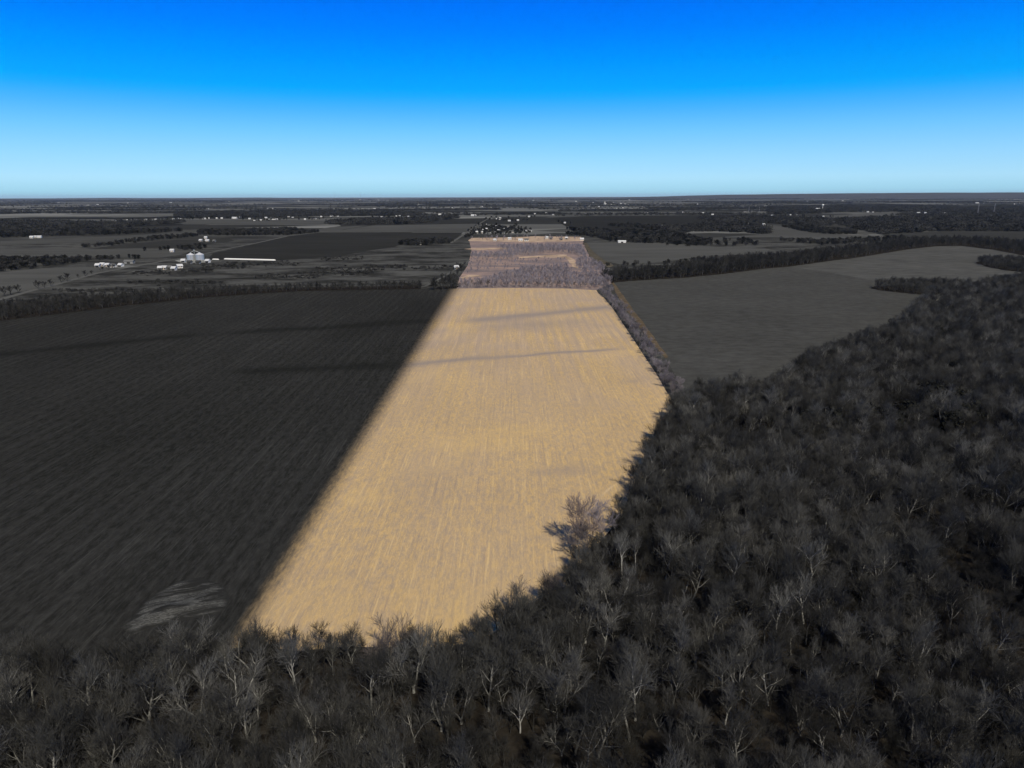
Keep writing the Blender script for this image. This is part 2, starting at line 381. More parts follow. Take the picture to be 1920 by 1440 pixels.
strip('road', px([(345, 484), (383, 476.5), (430, 466), (480, 456.3), (540, 443), (600, 435.8), (640, 432)]), 5, 0.44, fm(0.12), 'pale track running on behind the silos')
strip('road', px([(845, 456.5), (870, 440), (900, 419), (919, 408), (935, 399)]), 5.5, 0.50, ROADM, 'straight road running away to the horizon')
strip('road', px([(868, 444), (960, 441.6), (1040, 440)]), 6, 0.52, ROADM, 'cross road below the far houses')
strip('path', px([(775, 541.5), (797, 537), (830, 520), (870, 496), (880, 488)]), 3, 0.15, fm(0.10), 'faint farm track up to the parcel corner')
strip('path', px([(0, 482), (130, 482.6), (300, 483.4), (350, 480.5)]), 5, 0.45, fm(0.10), 'pale lane to the silos')
strip('path', px([(240, 512), (270, 506), (310, 503), (335, 505)]), 4, 0.40, fm(0.12), 'driveway to the low farm sheds')
strip('path', px([(640, 435.6), (760, 431), (880, 435.8)]), 4, 0.48, fm(0.085))
sheet('farm_yard', wobble(px([(328, 489), (345, 485.5), (384, 488), (400, 489.5), (385, 493), (350, 494), (336, 492)]), 2, 8), 0.46, fm(0.26), 'pale gravel yard at the silos')
sheet('farm_yard', wobble(px([(182, 500), (240, 498), (262, 500), (235, 503), (186, 503)]), 2, 12), 0.46, fm(0.15), 'pale yard of the roadside farm')

# rough grassy island in the dark field
def island():
    n = NB('rough_grass')
    c0 = at(370, 1118)
    sub = n.t.nodes.new('ShaderNodeVectorMath'); sub.operation = 'SUBTRACT'; n.t.links.new(n.pos, sub.inputs[0]); sub.inputs[1].default_value = c0
    wv = n.noise((0.7, 2.2, 1), 5, R(-14), 2.2, 0.7); wv2 = n.noise((0.12, 0.45, 1), 3, R(-25), 1.0)
    c = n.mix(n.ss(wv, 0.36, 0.66), G(0.050), G(0.16)); c = n.mix(n.ss(wv2, 0.6, 0.35), c, G(0.032))
    at_ = n.t.nodes.new('ShaderNodeAttribute'); at_.attribute_name = 'rim'
    c = n.mix(n.ss(n.math('ADD', at_.outputs['Fac'], n.math('MULTIPLY', wv2, 0.25)), 0.12, 0.30), G(0.034), c)
    ol = px([(225, 1178), (240, 1165), (262, 1140), (295, 1112), (330, 1092), (375, 1083), (412, 1096), (428, 1118), (424, 1140), (405, 1152), (360, 1160), (300, 1172), (250, 1190)])
    ctr = sum(ol, Vector()) / len(ol)
    rings = 10; vs = []; fs = []; ol = wobble(ol, 0.8, 2.0, 3); N = len(ol)
    for k in range(rings):
        t = 1 - k / rings
        for p in ol:
            q = ctr.lerp(p, t)
            h = 0.04 + 0.9 * math.sin((1 - t) * math.pi * 0.5) * (0.6 + 0.4 * mn.noise(q * 0.25)) - (1.4 * math.exp(-((q - at(345, 1117)).length / 2.6) ** 2))
            vs.append((q.x, q.y, max(h, 0.035)))
    for k in range(rings - 1):
        for i in range(N):
            fs.append((k * N + i, k * N + (i + 1) % N, (k + 1) * N + (i + 1) % N, (k + 1) * N + i))
    fs.append(tuple((rings - 1) * N + i for i in range(N)))
    o = mesh_obj('grassy_mound', vs, fs, n.out(c, wv, 0.8, 0.5), smooth=True)
    ra = o.data.attributes.new('rim', 'FLOAT', 'POINT'); ra.data.foreach_set('value', [k / (rings - 1) for k in range(rings) for _ in range(N)])
    for p in o.data.polygons:
        if p.normal.z < 0: p.flip()
    tag(o, kind='structure', label='low mound of rough pale grass in the dark field')
island()

# forest floor
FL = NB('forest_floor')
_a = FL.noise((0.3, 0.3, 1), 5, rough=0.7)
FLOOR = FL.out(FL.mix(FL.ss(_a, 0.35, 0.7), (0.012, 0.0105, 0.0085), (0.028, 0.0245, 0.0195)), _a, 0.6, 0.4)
HT = 9.5
# outer edge of the wood traced along its crown tops, hence on the height of the crowns
edge_top = [(-420, 1225), (-200, 1225), (-60, 1212), (40, 1212), (120, 1222), (215, 1212), (300, 1192), (400, 1172), (470, 1168), (560, 1172), (700, 1168), (830, 1166), (900, 1156),
            (945, 1130), (1000, 1090), (1060, 1058), (1100, 1010), (1140, 965), (1180, 905), (1215, 845), (1245, 785), (1270, 735), (1310, 712), (1370, 708), (1440, 705),
            (1478, 692), (1500, 668), (1540, 646), (1600, 624), (1670, 602), (1700, 580), (1722, 560), (1730, 548)]
FE = px(edge_top, HT)
FE = [Vector((p.x, p.y, 0)) for p in FE]
FE += [Vector((p.x, p.y, 0)) for p in px([(1750, 540), (1800, 531), (1860, 524), (1890, 514), (1990, 508), (2300, 520)], 8.0)]
FOREST = FE + [Vector((760, 420, 0)), Vector((420, 200, 0)), Vector((230, 40, 0)), Vector((-230, 40, 0)), Vector((-260, 80, 0))]
FE_FLOOR = [Vector((p.x, p.y, 0)) for p in px(edge_top, 5.0)]
SPIT1 = px([(1632, 541), (1660, 546), (1728, 553), (1800, 562), (1800, 538), (1740, 534), (1680, 535), (1640, 537)])
SPIT2 = px([(1829, 493), (1850, 500), (1884, 507), (1990, 518), (2090, 520), (2090, 493), (1980, 491), (1880, 490), (1838, 489.5)])
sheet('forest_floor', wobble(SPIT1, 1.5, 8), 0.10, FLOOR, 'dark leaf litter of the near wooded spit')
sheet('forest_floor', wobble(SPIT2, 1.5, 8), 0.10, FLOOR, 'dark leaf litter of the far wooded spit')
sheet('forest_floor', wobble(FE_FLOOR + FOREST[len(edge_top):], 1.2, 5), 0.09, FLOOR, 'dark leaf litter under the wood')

# ------------------------------------------------------------------ tree generator
def gen_tree(seed, H=13.0, frac=0.32, spread=1.0, limbs=6, n2=8, n3=6, n4=5, tw=0.020, forks=0, tiltv=0.05):
    rng = random.Random(seed)
    trunk, crown = [], []
    def rv(): return Vector((rng.gauss(0, 1), rng.gauss(0, 1), rng.gauss(0, 1)))
    def perp(d, ang, az):
        a = d.orthogonal().normalized(); a.rotate(Quaternion(d, az))
        return (d * math.cos(ang) + a * math.sin(ang)).normalized()
    def path(p, d, L, r0, r1, n, wig, up):
        pts = [(p.copy(), r0)]
        for i in range(n):
            d = (d + rv() * wig + Vector((0, 0, up))).normalized()
            p = p + d * L / n
            pts.append((p.copy(), r0 + (r1 - r0) * (i + 1) / n))
        return pts, d
    def interp(pts, t):
        k = t * (len(pts) - 1); i = min(int(k), len(pts) - 2); f = k - i
        a, b = pts[i], pts[i + 1]
        return a[0].lerp(b[0], f), a[1] + (b[1] - a[1]) * f, (b[0] - a[0]).normalized()
    def stem(p0, d0, L, r0, nl, tmin):
        tp, dd = path(p0, d0, L, r0, r0 * 0.38, 6, 0.07, 0.03)
        trunk.append((tp, 6))
        az = rng.uniform(0, 6.28)
        for k in range(nl):
            t = tmin + (1 - tmin) * (k + 0.3 * rng.random()) / max(1, nl - 0.7); t = min(t, 0.99)
            p, r, d = interp(tp, t); az += 2.4 + rng.uniform(-.5, .5)
            Ll = H * (0.46 - 0.24 * t) * rng.uniform(.8, 1.2)
            lp, ld = path(p, perp(d, R(rng.uniform(24, 52)) * spread, az), Ll, r * 0.70, r * 0.24, 4, 0.14, 0.13)
            trunk.append((lp, 4)); branches(lp, Ll)
        branches(tp[-3:], H * 0.3)
    def branches(lp, Ll):
        az = rng.uniform(0, 6.28)
        for k in range(n2):
            t = 0.22 + 0.78 * (k + rng.random()) / n2
            p, r, d = interp(lp, min(t, 1)); az += 2.4 + rng.uniform(-.6, .6)
            L2 = H * 0.20 * rng.uniform(.7, 1.3) * (1.15 - 0.4 * t)
            p2, _ = path(p, perp(d, R(rng.uniform(20, 46)), az), L2, max(r * 0.5, tw * 1.7), tw * 1.1, 2, 0.16, 0.16)
            crown.append((p2, 3)); a3 = rng.uniform(0, 6.28)
            for j in range(n3):
                t3 = 0.2 + 0.8 * (j + rng.random()) / n3
                q, r3, d3 = interp(p2, min(t3, 1)); a3 += 2.4 + rng.uniform(-.6, .6)
                L3 = H * 0.095 * rng.uniform(.7, 1.35)
                p3, _ = path(q, perp(d3, R(rng.uniform(16, 42)), a3), L3, tw * 1.05, tw * 0.75, 1, 0.18, 0.30)
                crown.append((p3, 3)); a4 = rng.uniform(0, 6.28)
                for m in range(n4):
                    t4 = 0.25 + 0.75 * (m + rng.random()) / n4
                    q4, r4, d4 = interp(p3, min(t4, 1)); a4 += 2.4
                    L4 = H * 0.062 * rng.uniform(.6, 1.4)
                    p4, _ = path(q4, perp(d4, R(rng.uniform(12, 36)), a4), L4, tw * 0.8, 0, 1, 0.18, 0.30)
                    crown.append((p4, 3))
    r0 = H * 0.019
    if forks:
        trunk.append((path(Vector((0, 0, -0.3)), Vector((0, 0, 1)), H * 0.1, r0 * 1.3, r0 * 1.1, 2, 0.02, 0)[0], 6))
        base = trunk[-1][0][-1][0]; a0 = rng.uniform(0, 6.28)
        for k in range(forks):
            d = perp(Vector((0, 0, 1)), R(rng.uniform(14, 32)), a0 + k * 6.28 / forks + rng.uniform(-.4, .4))
            stem(base, d, H * 0.62 * rng.uniform(.85, 1.1), r0 * 0.8, max(3, limbs // forks + 1), 0.35)
    else:
        d = (Vector((0, 0, 1)) + Vector((rng.gauss(0, tiltv), rng.gauss(0, tiltv), 0))).normalized()
        stem(Vector((0, 0, -0.3)), d, H * 0.74, r0, limbs, frac)
    return trunk, crown

def tubes(paths):
    vs, fs = [], []
    for pts, n in paths:
        base = len(vs); rings = 0
        for i, (p, r) in enumerate(pts):
            a = pts[max(0, i - 1)][0]; b = pts[min(len(pts) - 1, i + 1)][0]
            d = (b - a).normalized(); x = d.orthogonal().normalized(); y = d.cross(x)
            if r <= 0: vs.append(p)
            else:
                for k in range(n):
                    c, s_ = math.cos(6.2832 * k / n) * r, math.sin(6.2832 * k / n) * r
                    vs.append(p + x * c + y * s_)
        for i in range(len(pts) - 1):
            o = base + i * n
            if pts[i + 1][1] <= 0:
                t = base + (i + 1) * n
                for k in range(n): fs.append((o + k, o + (k + 1) % n, t))
            else:
                for k in range(n): fs.append((o + k, o + (k + 1) % n, o + n + (k + 1) % n, o + n + k))
    return vs, fs

def wood_mat(name, c0, c1, rnd=0.45):
    n = NB(name)
    oi = n.t.nodes.new('ShaderNodeObjectInfo')
    tcx = n.t.nodes.new('ShaderNodeTexCoord')
    k = n.noise((0.9, 0.9, 0.5), 4, rough=0.7, src=tcx.outputs['Object'])
    c = n.mix(n.ss(k, 0.35, 0.7), c0, c1)
    c = n.scale(c, n.math('ADD', 1 - rnd, n.math('MULTIPLY', oi.outputs['Random'], 2 * rnd)))
    return n.out(c)
def G(v, tint=(1.0, 1.0, 0.93)): return (v * 0.85 * tint[0], v * 0.85 * tint[1], v * 0.85 * tint[2])
BARK = wood_mat('bark_grey', G(0.085), G(0.21))
TWIG = wood_mat('twigs_grey', G(0.034), G(0.066))
PALE = wood_mat('bark_pale', G(0.21), G(0.42), 0.3)
PTWIG = wood_mat('twigs_pale', G(0.070), G(0.125), 0.3)
LBARK = wood_mat('bark_mauve', (0.22, 0.19, 0.18), (0.36, 0.32, 0.29), 0.3)
LTWIG = wood_mat('twigs_mauve', (0.158, 0.143, 0.156), (0.235, 0.213, 0.228), 0.25)
HTWIG = wood_mat('twigs_hedge', (0.115, 0.104, 0.112), (0.180, 0.163, 0.172), 0.35)
MBARK = wood_mat('bark_edge', (0.10, 0.088, 0.078), (0.20, 0.18, 0.16), 0.3)
MTWIG = wood_mat('twigs_edge', (0.085, 0.072, 0.066), (0.15, 0.13, 0.12), 0.3)
DTWIG = wood_mat('twigs_dark', G(0.024), G(0.044), 0.4)
DBARK = wood_mat('bark_dark', G(0.035), G(0.075))
EVER = wood_mat('foliage_dark', (0.009, 0.0095, 0.008), (0.018, 0.0185, 0.016), 0.3)

def mk(name, vf, mats, midx=None):
    me = bpy.data.meshes.new(name); me.from_pydata([tuple(v) for v in vf[0]], [], vf[1])
    for m in mats: me.materials.append(m)
    if midx is not None: me.polygons.foreach_set('material_index', midx)
    return me
TREES = []     # (height, trunk mesh, crown mesh, (raw geometry))
specs = [dict(seed=3, H=13, limbs=7), dict(seed=5, H=13, frac=.42, limbs=6), dict(seed=8, H=13, frac=.25, spread=1.15, limbs=7),
         dict(seed=11, H=13, forks=3, limbs=7), dict(seed=14, H=13, forks=2, limbs=7), dict(seed=17, H=13, frac=.5, spread=.8, limbs=6),
         dict(seed=21, H=13, frac=.3, spread=.75, limbs=8), dict(seed=26, H=13, forks=4, limbs=7, n2=6), dict(seed=31, H=13, frac=.36, spread=1.3, limbs=7),
         dict(seed=37, H=13, frac=.45, spread=1.0, limbs=6, n3=5), dict(seed=52, H=13, frac=.15, limbs=6, n2=6, n3=5, n4=3, tw=.07), dict(seed=77, H=13, frac=.2, spread=1.45, limbs=11, n2=9, n3=7, n4=4, tw=.03)]
for k, sp in enumerate(specs):
    tr, cr_ = gen_tree(**sp)
    a, b = tubes(tr), tubes(cr_)
    H = max(v.z for v in b[0])
    TREES.append((H, mk('trunk_%d' % k, a, [BARK]), mk('crown_%d' % k, b, [TWIG]), a, b))

def joined(k, bark, twig, nm):
    H, _, _, a, b = TREES[k]
    n = len(a[0]); vs = a[0] + b[0]; fs = a[1] + [tuple(i + n for i in f) for f in b[1]]
    return mk(nm, (vs, fs), [bark, twig], [0] * len(a[1]) + [1] * len(b[1]))

def lib(name, meshes):
    c = bpy.data.collections.new(name)
    for i, me in enumerate(meshes):
        o = bpy.data.objects.new('%s_%02d' % (name, i), me); c.objects.link(o)
    return c
L_GREY = lib('bare_grey', [joined(k, BARK, TWIG, 'bare_grey') for k in range(10)] + [joined(k, PALE, PTWIG, 'bare_pale') for k in (4, 5, 1)])
L_UND = lib('bare_brush', [joined(k, DTWIG, DTWIG, 'bare_brush') for k in range(10)])
L_SPIT = lib('bare_dark', [joined(k, DBARK, TWIG, 'bare_dark') for k in range(6)])
L_LAV = lib('bare_mauve', [joined(k, LBARK, LTWIG, 'bare_mauve') for k in range(6)])

# lighter trees for the middle distance
def mid(seed, bark, twig, tw=0.06, H=10, **kw):
    tr, cr_ = gen_tree(seed, H=H, limbs=5, n2=5, n3=4, n4=2, tw=tw, **kw)
    a, b = tubes([(p, 3) for p, n in tr]), tubes(cr_); n = len(a[0])
    return mk('bare_tree_mid', (a[0] + b[0], a[1] + [tuple(i + n for i in f) for f in b[1]]), [bark, twig], [0] * len(a[1]) + [1] * len(b[1]))
L_MID = lib('mid_grey', [mid(s, DBARK, DTWIG, frac=f) for s, f in ((51, .2), (52, .15), (53, .3), (54, .2), (55, .12))])
L_MIDL = lib('mid_mauve', [mid(s, LBARK, LTWIG, frac=f) for s, f in ((61, .2), (62, .12), (63, .25), (64, .15))])
def clump(seed, mat, W=5.0, H=9.0, n=170, sz=1.2):
    rng = random.Random(seed); vs, fs = [], []
    lob = [(rng.uniform(-.55, .55) * W, rng.uniform(-.55, .55) * W, H * rng.uniform(.45, .72), rng.uniform(.35, .6) * W) for _ in range(5)]
    for i in range(n):
        lx, ly, lz, lr = rng.choice(lob)
        d = Vector((rng.gauss(0, 1), rng.gauss(0, 1), rng.gauss(0, 1))).normalized() * lr * rng.uniform(.5, 1.0)
        c = Vector((lx, ly, lz)) + d; c.z = max(0.4, c.z)
        if rng.random() < .3: c.z *= rng.uniform(.2, .8)
        a = Vector((rng.gauss(0, 1), rng.gauss(0, 1), rng.gauss(0, 1))).normalized(); b_ = a.orthogonal().normalized(); s_ = sz * rng.uniform(.5, 1.1)
        k = len(vs); vs += [c + a * s_, c + b_ * s_ * .7, c - a * s_ * .5 - b_ * s_ * .7]; fs.append((k, k + 1, k + 2))
    t = tubes([([(Vector((0, 0, -.2)), .3), (Vector((0, 0, H * .5)), .2)], 4)]); k = len(vs)
    return mk('far_tree', (vs + t[0], fs + [tuple(i + k for i in f) for f in t[1]]), [mat])
L_FAR = lib('far_clump', [clump(s, DTWIG) for s in range(70, 75)] + [clump(80, EVER, 4.5, 8, 200, 1.3)])
L_FLAT = lib('flat_clump', [clump(s, DTWIG, 15.0, 6.0, 130, 2.4) for s in range(90, 95)])
L_EVER = lib('evergreen', [clump(s, EVER, 3.6, 8, 420, 0.75) for s in (81, 82, 83)])

def scatter(name, label, cat, pts, coll):
    """one object of many instances; pts = (x, y, z, scale, rotation, index)"""
    me = bpy.data.meshes.new(name); me.from_pydata([(p[0], p[1], p[2]) for p in pts], [], [])
    for nm, tp, k in (('sc', 'FLOAT', 3), ('rz', 'FLOAT', 4), ('ix', 'INT', 5)):
        at_ = me.attributes.new(nm, tp, 'POINT'); at_.data.foreach_set('value', [p[k] for p in pts])
    o = bpy.data.objects.new(name, me); COL.objects.link(o)
    ng = bpy.data.node_groups.new('scatter', 'GeometryNodeTree')
    ng.interface.new_socket('Geometry', in_out='INPUT', socket_type='NodeSocketGeometry')
    ng.interface.new_socket('Geometry', in_out='OUTPUT', socket_type='NodeSocketGeometry')
    N = ng.nodes.new; Lk = ng.links.new
    gi, go = N('NodeGroupInput'), N('NodeGroupOutput')
    ci = N('GeometryNodeCollectionInfo'); ci.inputs['Collection'].default_value = coll
    ci.inputs['Separate Children'].default_value = True; ci.inputs['Reset Children'].default_value = True
    io = N('GeometryNodeInstanceOnPoints'); io.inputs['Pick Instance'].default_value = True
    def na(nm, tp):
        n = N('GeometryNodeInputNamedAttribute'); n.data_type = tp; n.inputs['Name'].default_value = nm
        return [s for s in n.outputs if s.enabled][0]
    cx = N('ShaderNodeCombineXYZ'); Lk(na('rz', 'FLOAT'), cx.inputs[2])
    Lk(gi.outputs[0], io.inputs['Points']); Lk(ci.outputs[0], io.inputs['Instance'])
    Lk(na('ix', 'INT'), io.inputs['Instance Index']); Lk(cx.outputs[0], io.inputs['Rotation']); Lk(na('sc', 'FLOAT'), io.inputs['Scale'])
    Lk(io.outputs[0], go.inputs[0])
    md = o.modifiers.new('scatter', 'NODES'); md.node_group = ng
    return tag(o, label, cat, kind='stuff')

def inside(pt, poly):
    x, y = pt[0], pt[1]; c = False; j = len(poly) - 1
    for i in range(len(poly)):
        xi, yi, xj, yj = poly[i].x, poly[i].y, poly[j].x, poly[j].y
        if (yi > y) != (yj > y) and x < (xj - xi) * (y - yi) / (yj - yi) + xi: c = not c
        j = i
    return c
def fill(poly, step, rng, jit=0.45, keep=1.0):
    xs = [p.x for p in poly]; ys = [p.y for p in poly]; out = []
    y = min(ys)
    while y < max(ys):
        x = min(xs)
        while x < max(xs):
            q = (x + rng.uniform(-jit, jit) * step, y + rng.uniform(-jit, jit) * step)
            if rng.random() < keep and inside(q, poly): out.append(q)
            x += step
        y += step
    return out
def project(p):
    v = CM.transposed() @ (Vector(p) - Vector((0, 0, CAM_H)))
    if v.z > -1: return None
    return (960 + F * v.x / -v.z, 720 - F * v.y / -v.z)

def place_tree(k, x, y, s, rz, bark, twig, label, group=None, name='bare_tree', cat='tree', sxy=1.0):
    e = empty(name, (x, y, 0), rz); e.scale = (s * sxy, s * sxy, s)
    H, tm, cm, _, _ = TREES[k]
    for nm, me, mt in (('trunk', tm, bark), ('crown', cm, twig)):
        o = bpy.data.objects.new(nm, me); COL.objects.link(o); o.parent = e
        o.material_slots[0].link = 'OBJECT'; o.material_slots[0].material = mt
    return tag(e, label, cat, group)

# ---- trees one can pick out, base pixel and visible height in the photograph
HERO = [
 (558, 1305, 128, 5, 'pale', 'tall pale straight-trunked bare tree against the lower edge of the golden field', .8),
 (14, 1292, 112, 5, 'pale', 'slender pale bare tree at the far left edge of the picture', .8),
 (135, 1345, 62, 3, 'pale', 'small pale forked tree with crooked limbs low at left', 1.0),
 (88, 1342, 66, 8, 'pale', 'low crooked bare tree second from the left corner', 1.1),
 (210, 1258, 66, 1, 'grey', 'small grey bare tree below the grassy mound', 1.0),
 (302, 1264, 78, 0, 'grey', 'upright bare tree at the right foot of the grassy mound', .9),
 (352, 1262, 100, 7, 'pale', 'wide fan-shaped pale bare tree just right of the grassy mound', 1.25),
 (205, 1320, 90, 8, 'grey', 'spreading grey bare tree with long arched limbs at left', 1.2),
 (450, 1348, 118, 3, 'pale', 'large pale tree with several thick crooked stems in the lower left', 1.25),
 (400, 1275, 90, 5, 'grey', 'slim grey tree standing left of the golden field corner', .8),
 (475, 1285, 92, 1, 'pale', 'pale bare tree right under the corner of the golden field', .95),
 (592, 1392, 96, 4, 'pale', 'pale Y-shaped tree with two long stems near the bottom', 1.0),
 (625, 1268, 84, 6, 'grey', 'bare tree right of the tall pale trunk', 1.0),
 (665, 1258, 80, 2, 'grey', 'bare bushy tree left of the dark fan-shaped tree', 1.0),
 (733, 1262, 100, 7, 'edge', 'broad brownish fan-shaped tree in front of the golden field', 1.35),
 (776, 1300, 138, 4, 'pale', 'tall twin-stemmed pale tree right of the broad fan tree', .95),
 (896, 1226, 92, 6, 'pale', 'narrow pale tree sticking up alone over the lower edge of the golden field', .7),
 (968, 1165, 84, 2, 'edge', 'rounded brownish tree on the bend of the field edge', 1.0),
 (1016, 1140, 74, 0, 'edge', 'brownish bare tree right of the rounded one on the field edge', 1.1),
 (1098, 1168, 96, 1, 'pale', 'pale branching tree inside the wood below the big round tree', .9),
 (1152, 1160, 104, 3, 'pale', 'wide pale vase-shaped tree inside the wood', 1.2),
 (1120, 1268, 84, 8, 'grey', 'crooked grey tree below the vase-shaped tree', 1.1),
 (840, 1395, 88, 6, 'grey', 'grey bare tree near the bottom left of centre', .9),
 (777, 1392, 92, 4, 'pale', 'pale leaning forked tree at the bottom left of centre', .9),
 (1045, 1350, 84, 0, 'pale', 'small pale tree at the bottom centre', .9),
 (945, 1335, 84, 2, 'grey', 'grey bare tree bottom centre left of the small pale tree', 1.0),
 (1166, 1085, 96, 5, 'pale', 'thin pale trunk rising right behind the big round tree', .7),
 (1192, 1075, 80, 5, 'pale', 'thin pale pole-like tree inside the edge of the wood', .6),
 (1420, 1180, 84, 4, 'grey', 'grey forked tree in the middle of the right wood', .9),
 (1438, 1100, 94, 1, 'pale', 'pale tree with long trunk in the middle of the right wood', .8),
 (1325, 808, 60, 5, 'pale', 'small pale trunk near the top left corner of the right wood', .8),
 (1377, 735, 46, 2, 'grey', 'dark round bare tree standing up before the grey grass field', 1.1),
 (1500, 720, 62, 8, 'grey', 'dark broad tree on the corner of the right wood', 1.2),
 (1600, 880, 64, 3, 'pale', 'fan of pale stems in the upper part of the right wood', 1.1),
 (1645, 880, 58, 4, 'pale', 'pale forked stems right of the fan of stems', 1.0),
 (1872, 845, 62, 1, 'pale', 'pale tree near the right edge of the picture', 1.0),
 (1795, 870, 70, 0, 'pale', 'leaning pale bare tree in the upper right wood', .9),
 (1360, 1360, 90, 6, 'pale', 'pale fine-twigged tree at the bottom right of centre', 1.0),
 (1500, 1380, 84, 3, 'grey', 'forked grey tree at the bottom right of centre', 1.0),
 (1780, 1190, 100, 8, 'grey', 'grey tree with drooping top in the lower right wood', 1.1),
 (1850, 1330, 100, 0, 'grey', 'grey branching tree in the lower right corner', 1.0),
 (1640, 1400, 90, 2, 'grey', 'grey rounded tree at the bottom in the right wood', 1.0),
]
PAL = {'pale': (PALE, PTWIG), 'grey': (BARK, TWIG), 'edge': (MBARK, MTWIG), 'lav': (LBARK, LTWIG), 'dark': (DBARK, DTWIG), 'hedge': (MBARK, HTWIG),
       'tan': (wood_mat('bark_tan', (0.24, 0.19, 0.145), (0.40, 0.33, 0.25), 0.1), wood_mat('twigs_tan', (0.19, 0.150, 0.130), (0.27, 0.215, 0.18), 0.1))}
hero_xy = []
def hero_at(u, v, hp, k, pal, label, sxy, name='bare_tree', group=None):
    b = at(u, v)
    lo, hi = 1.0, 40.0
    for _ in range(30):
        m = (lo + hi) / 2; q = project((b.x, b.y, m))
        if v - q[1] < hp: lo = m
        else: hi = m
    s = lo / TREES[k][0]
    rz = random.Random(int(u * 7 + v)).uniform(0, 6.28)
    hero_xy.append((b.x, b.y, 3.2 * s))
    return place_tree(k, b.x, b.y, s, rz, *PAL[pal], label, group, sxy=sxy)
for h in HERO: hero_at(*h)
SHORT = [(558, 1305, 'tall pale straight trunk'), (14, 1292, 'slender tree at the left edge'), (135, 1345, 'small pale forked tree'), (302, 1264, 'upright tree by the mound'), (352, 1262, 'wide fan-shaped pale tree'),
         (205, 1320, 'spreading tree with arched limbs'), (450, 1348, 'large many-stemmed pale tree'), (475, 1285, 'pale tree under the field corner'), (592, 1392, 'pale Y-shaped tree'), (625, 1268, 'tree right of the tall trunk'),
         (733, 1262, 'broad brownish fan tree'), (776, 1300, 'tall twin-stemmed tree'), (896, 1226, 'narrow pale tree at the field edge'), (968, 1165, 'rounded brownish tree'), (1120, 1268, 'crooked tree right of centre'), (840, 1395, 'tree near the bottom centre'),
         (777, 1392, 'pale leaning forked tree'), (1045, 1350, 'small pale tree at bottom centre'), (945, 1335, 'grey tree left of bottom centre'), (1360, 1360, 'fine-twigged pale tree'), (1500, 1380, 'forked tree right of bottom centre'),
         (1420, 1180, 'forked tree in the right wood'), (1780, 1190, 'drooping tree at lower right'), (1850, 1330, 'branching tree at lower right'), (1640, 1400, 'rounded tree at lower right')]
SHORT = [(at(u, v), n_) for u, v, n_ in SHORT]
# the big round tree of the field edge
hero_at(1102, 1032, 116, 11, 'tan', 'big round brownish-mauve bare tree standing out from the wood into the golden field', .85)
hero_at(1082, 1050, 70, 11, 'edge', 'low dark shrubby tree at the foot of the big round tree on the golden field', 1.0)
hero_at(1135, 1018, 90, 0, 'lav', 'mauve bare tree close behind the big round tree', 1.3)

# ---- the wood itself
rng = random.Random(7)
pts = fill(FOREST, 3.75, rng, 0.48)
good = []
for (x, y) in pts:
    if any((x - a) ** 2 + (y - b) ** 2 < r * r or (y < b and (x - a * y / b) ** 2 < 5 and b - y < 6.5) for a, b, r in hero_xy): continue
    g = mn.noise(Vector((x / 24, y / 24, 3.3))) + 0.5 * mn.noise(Vector((x / 10, y / 10, 8.1)))
    edge = min((x - p.x) ** 2 + (y - p.y) ** 2 for p in FE) ** .5
    if g < -0.32 and edge > 9: continue
    s = (0.62 + 0.20 * mn.noise(Vector((x / 40, y / 40, 1.0))) + rng.choice([rng.uniform(-.2, .2), rng.uniform(-.1, .28)]))
    q = project((x, y, 5))
    if q is None: continue
    if not (-140 < q[0] < 2060 and q[1] < 1640) and (y < 50 or abs(x) > 0.95 * y + 90): continue
    q0 = project((x, y, 8)); inframe = q0 and 0 < q0[0] < 1920 and q0[1] < 1440
    good.append((x, y, s, math.hypot(x, y), inframe, q0))
for a_, b_ in zip(FE[:34], FE[1:35]):
    for k in range(int((b_ - a_).length / 3.4)):
        p = a_.lerp(b_, (k + rng.random()) * 3.4 / (b_ - a_).length)
        q0 = project((p.x, p.y, 8))
        if q0 and not any((p.x - a) ** 2 + (p.y - b) ** 2 < 4 for a, b, _ in hero_xy):
            good.append((p.x + rng.uniform(-1, 1), p.y + rng.uniform(-1.5, .5), rng.uniform(.48, .74) if q0[1] > 1080 else rng.uniform(.42, .72), math.hypot(p.x, p.y), 0 < q0[0] < 1920 and q0[1] < 1440, q0))
for sp_ in (SPIT1, SPIT2):
    scatter('woodland', 'far wooded spit reaching into the pale field' if sp_ is SPIT2 else 'near wooded spit reaching into the grey field', 'wood',
            [(x, y, 0, rng.uniform(.45, .72), rng.uniform(0, 6.28), rng.randrange(6)) for (x, y) in fill(sp_, 4.8, rng, 0.45)], L_SPIT)
fr = sorted([g for g in good if g[4]], key=lambda g: g[3])
near = fr[:165]
near_set = set((g[0], g[1]) for g in near)
zones = {}
for (x, y, s, d, _, q) in near:
    hp_, hn = min(SHORT, key=lambda t: (t[0].x - x) ** 2 + (t[0].y - y) ** 2)
    dx, dy = x - hp_.x, y - hp_.y; far_ = math.hypot(dx, dy) > 11
    dirn = ('right' if dx > 0 else 'left') if abs(dx) > abs(dy) else ('behind' if dy > 0 else 'in front')
    where = {'right': 'right of', 'left': 'left of', 'behind': 'behind', 'in front': 'in front of'}[dirn]
    pale = rng.random() < 0.16
    lab = '%s %sbare tree %s %s the %s' % ('pale' if pale else 'grey', 'tall ' if s > .75 else ('small ' if s < .60 else ''), 'some way' if far_ else 'close', where, hn)
    place_tree(rng.randrange(10), x, y, s, rng.uniform(0, 6.28), *PAL['pale' if pale else 'grey'], lab, 'bare trees of the foreground wood')
rest = [(g[0], g[1], 0, g[2], rng.uniform(0, 6.28), rng.randrange(13)) for g in good if (g[0], g[1]) not in near_set]
scatter('woodland', 'dense mass of bare grey trees filling the right side of the picture', 'wood', rest, L_GREY)
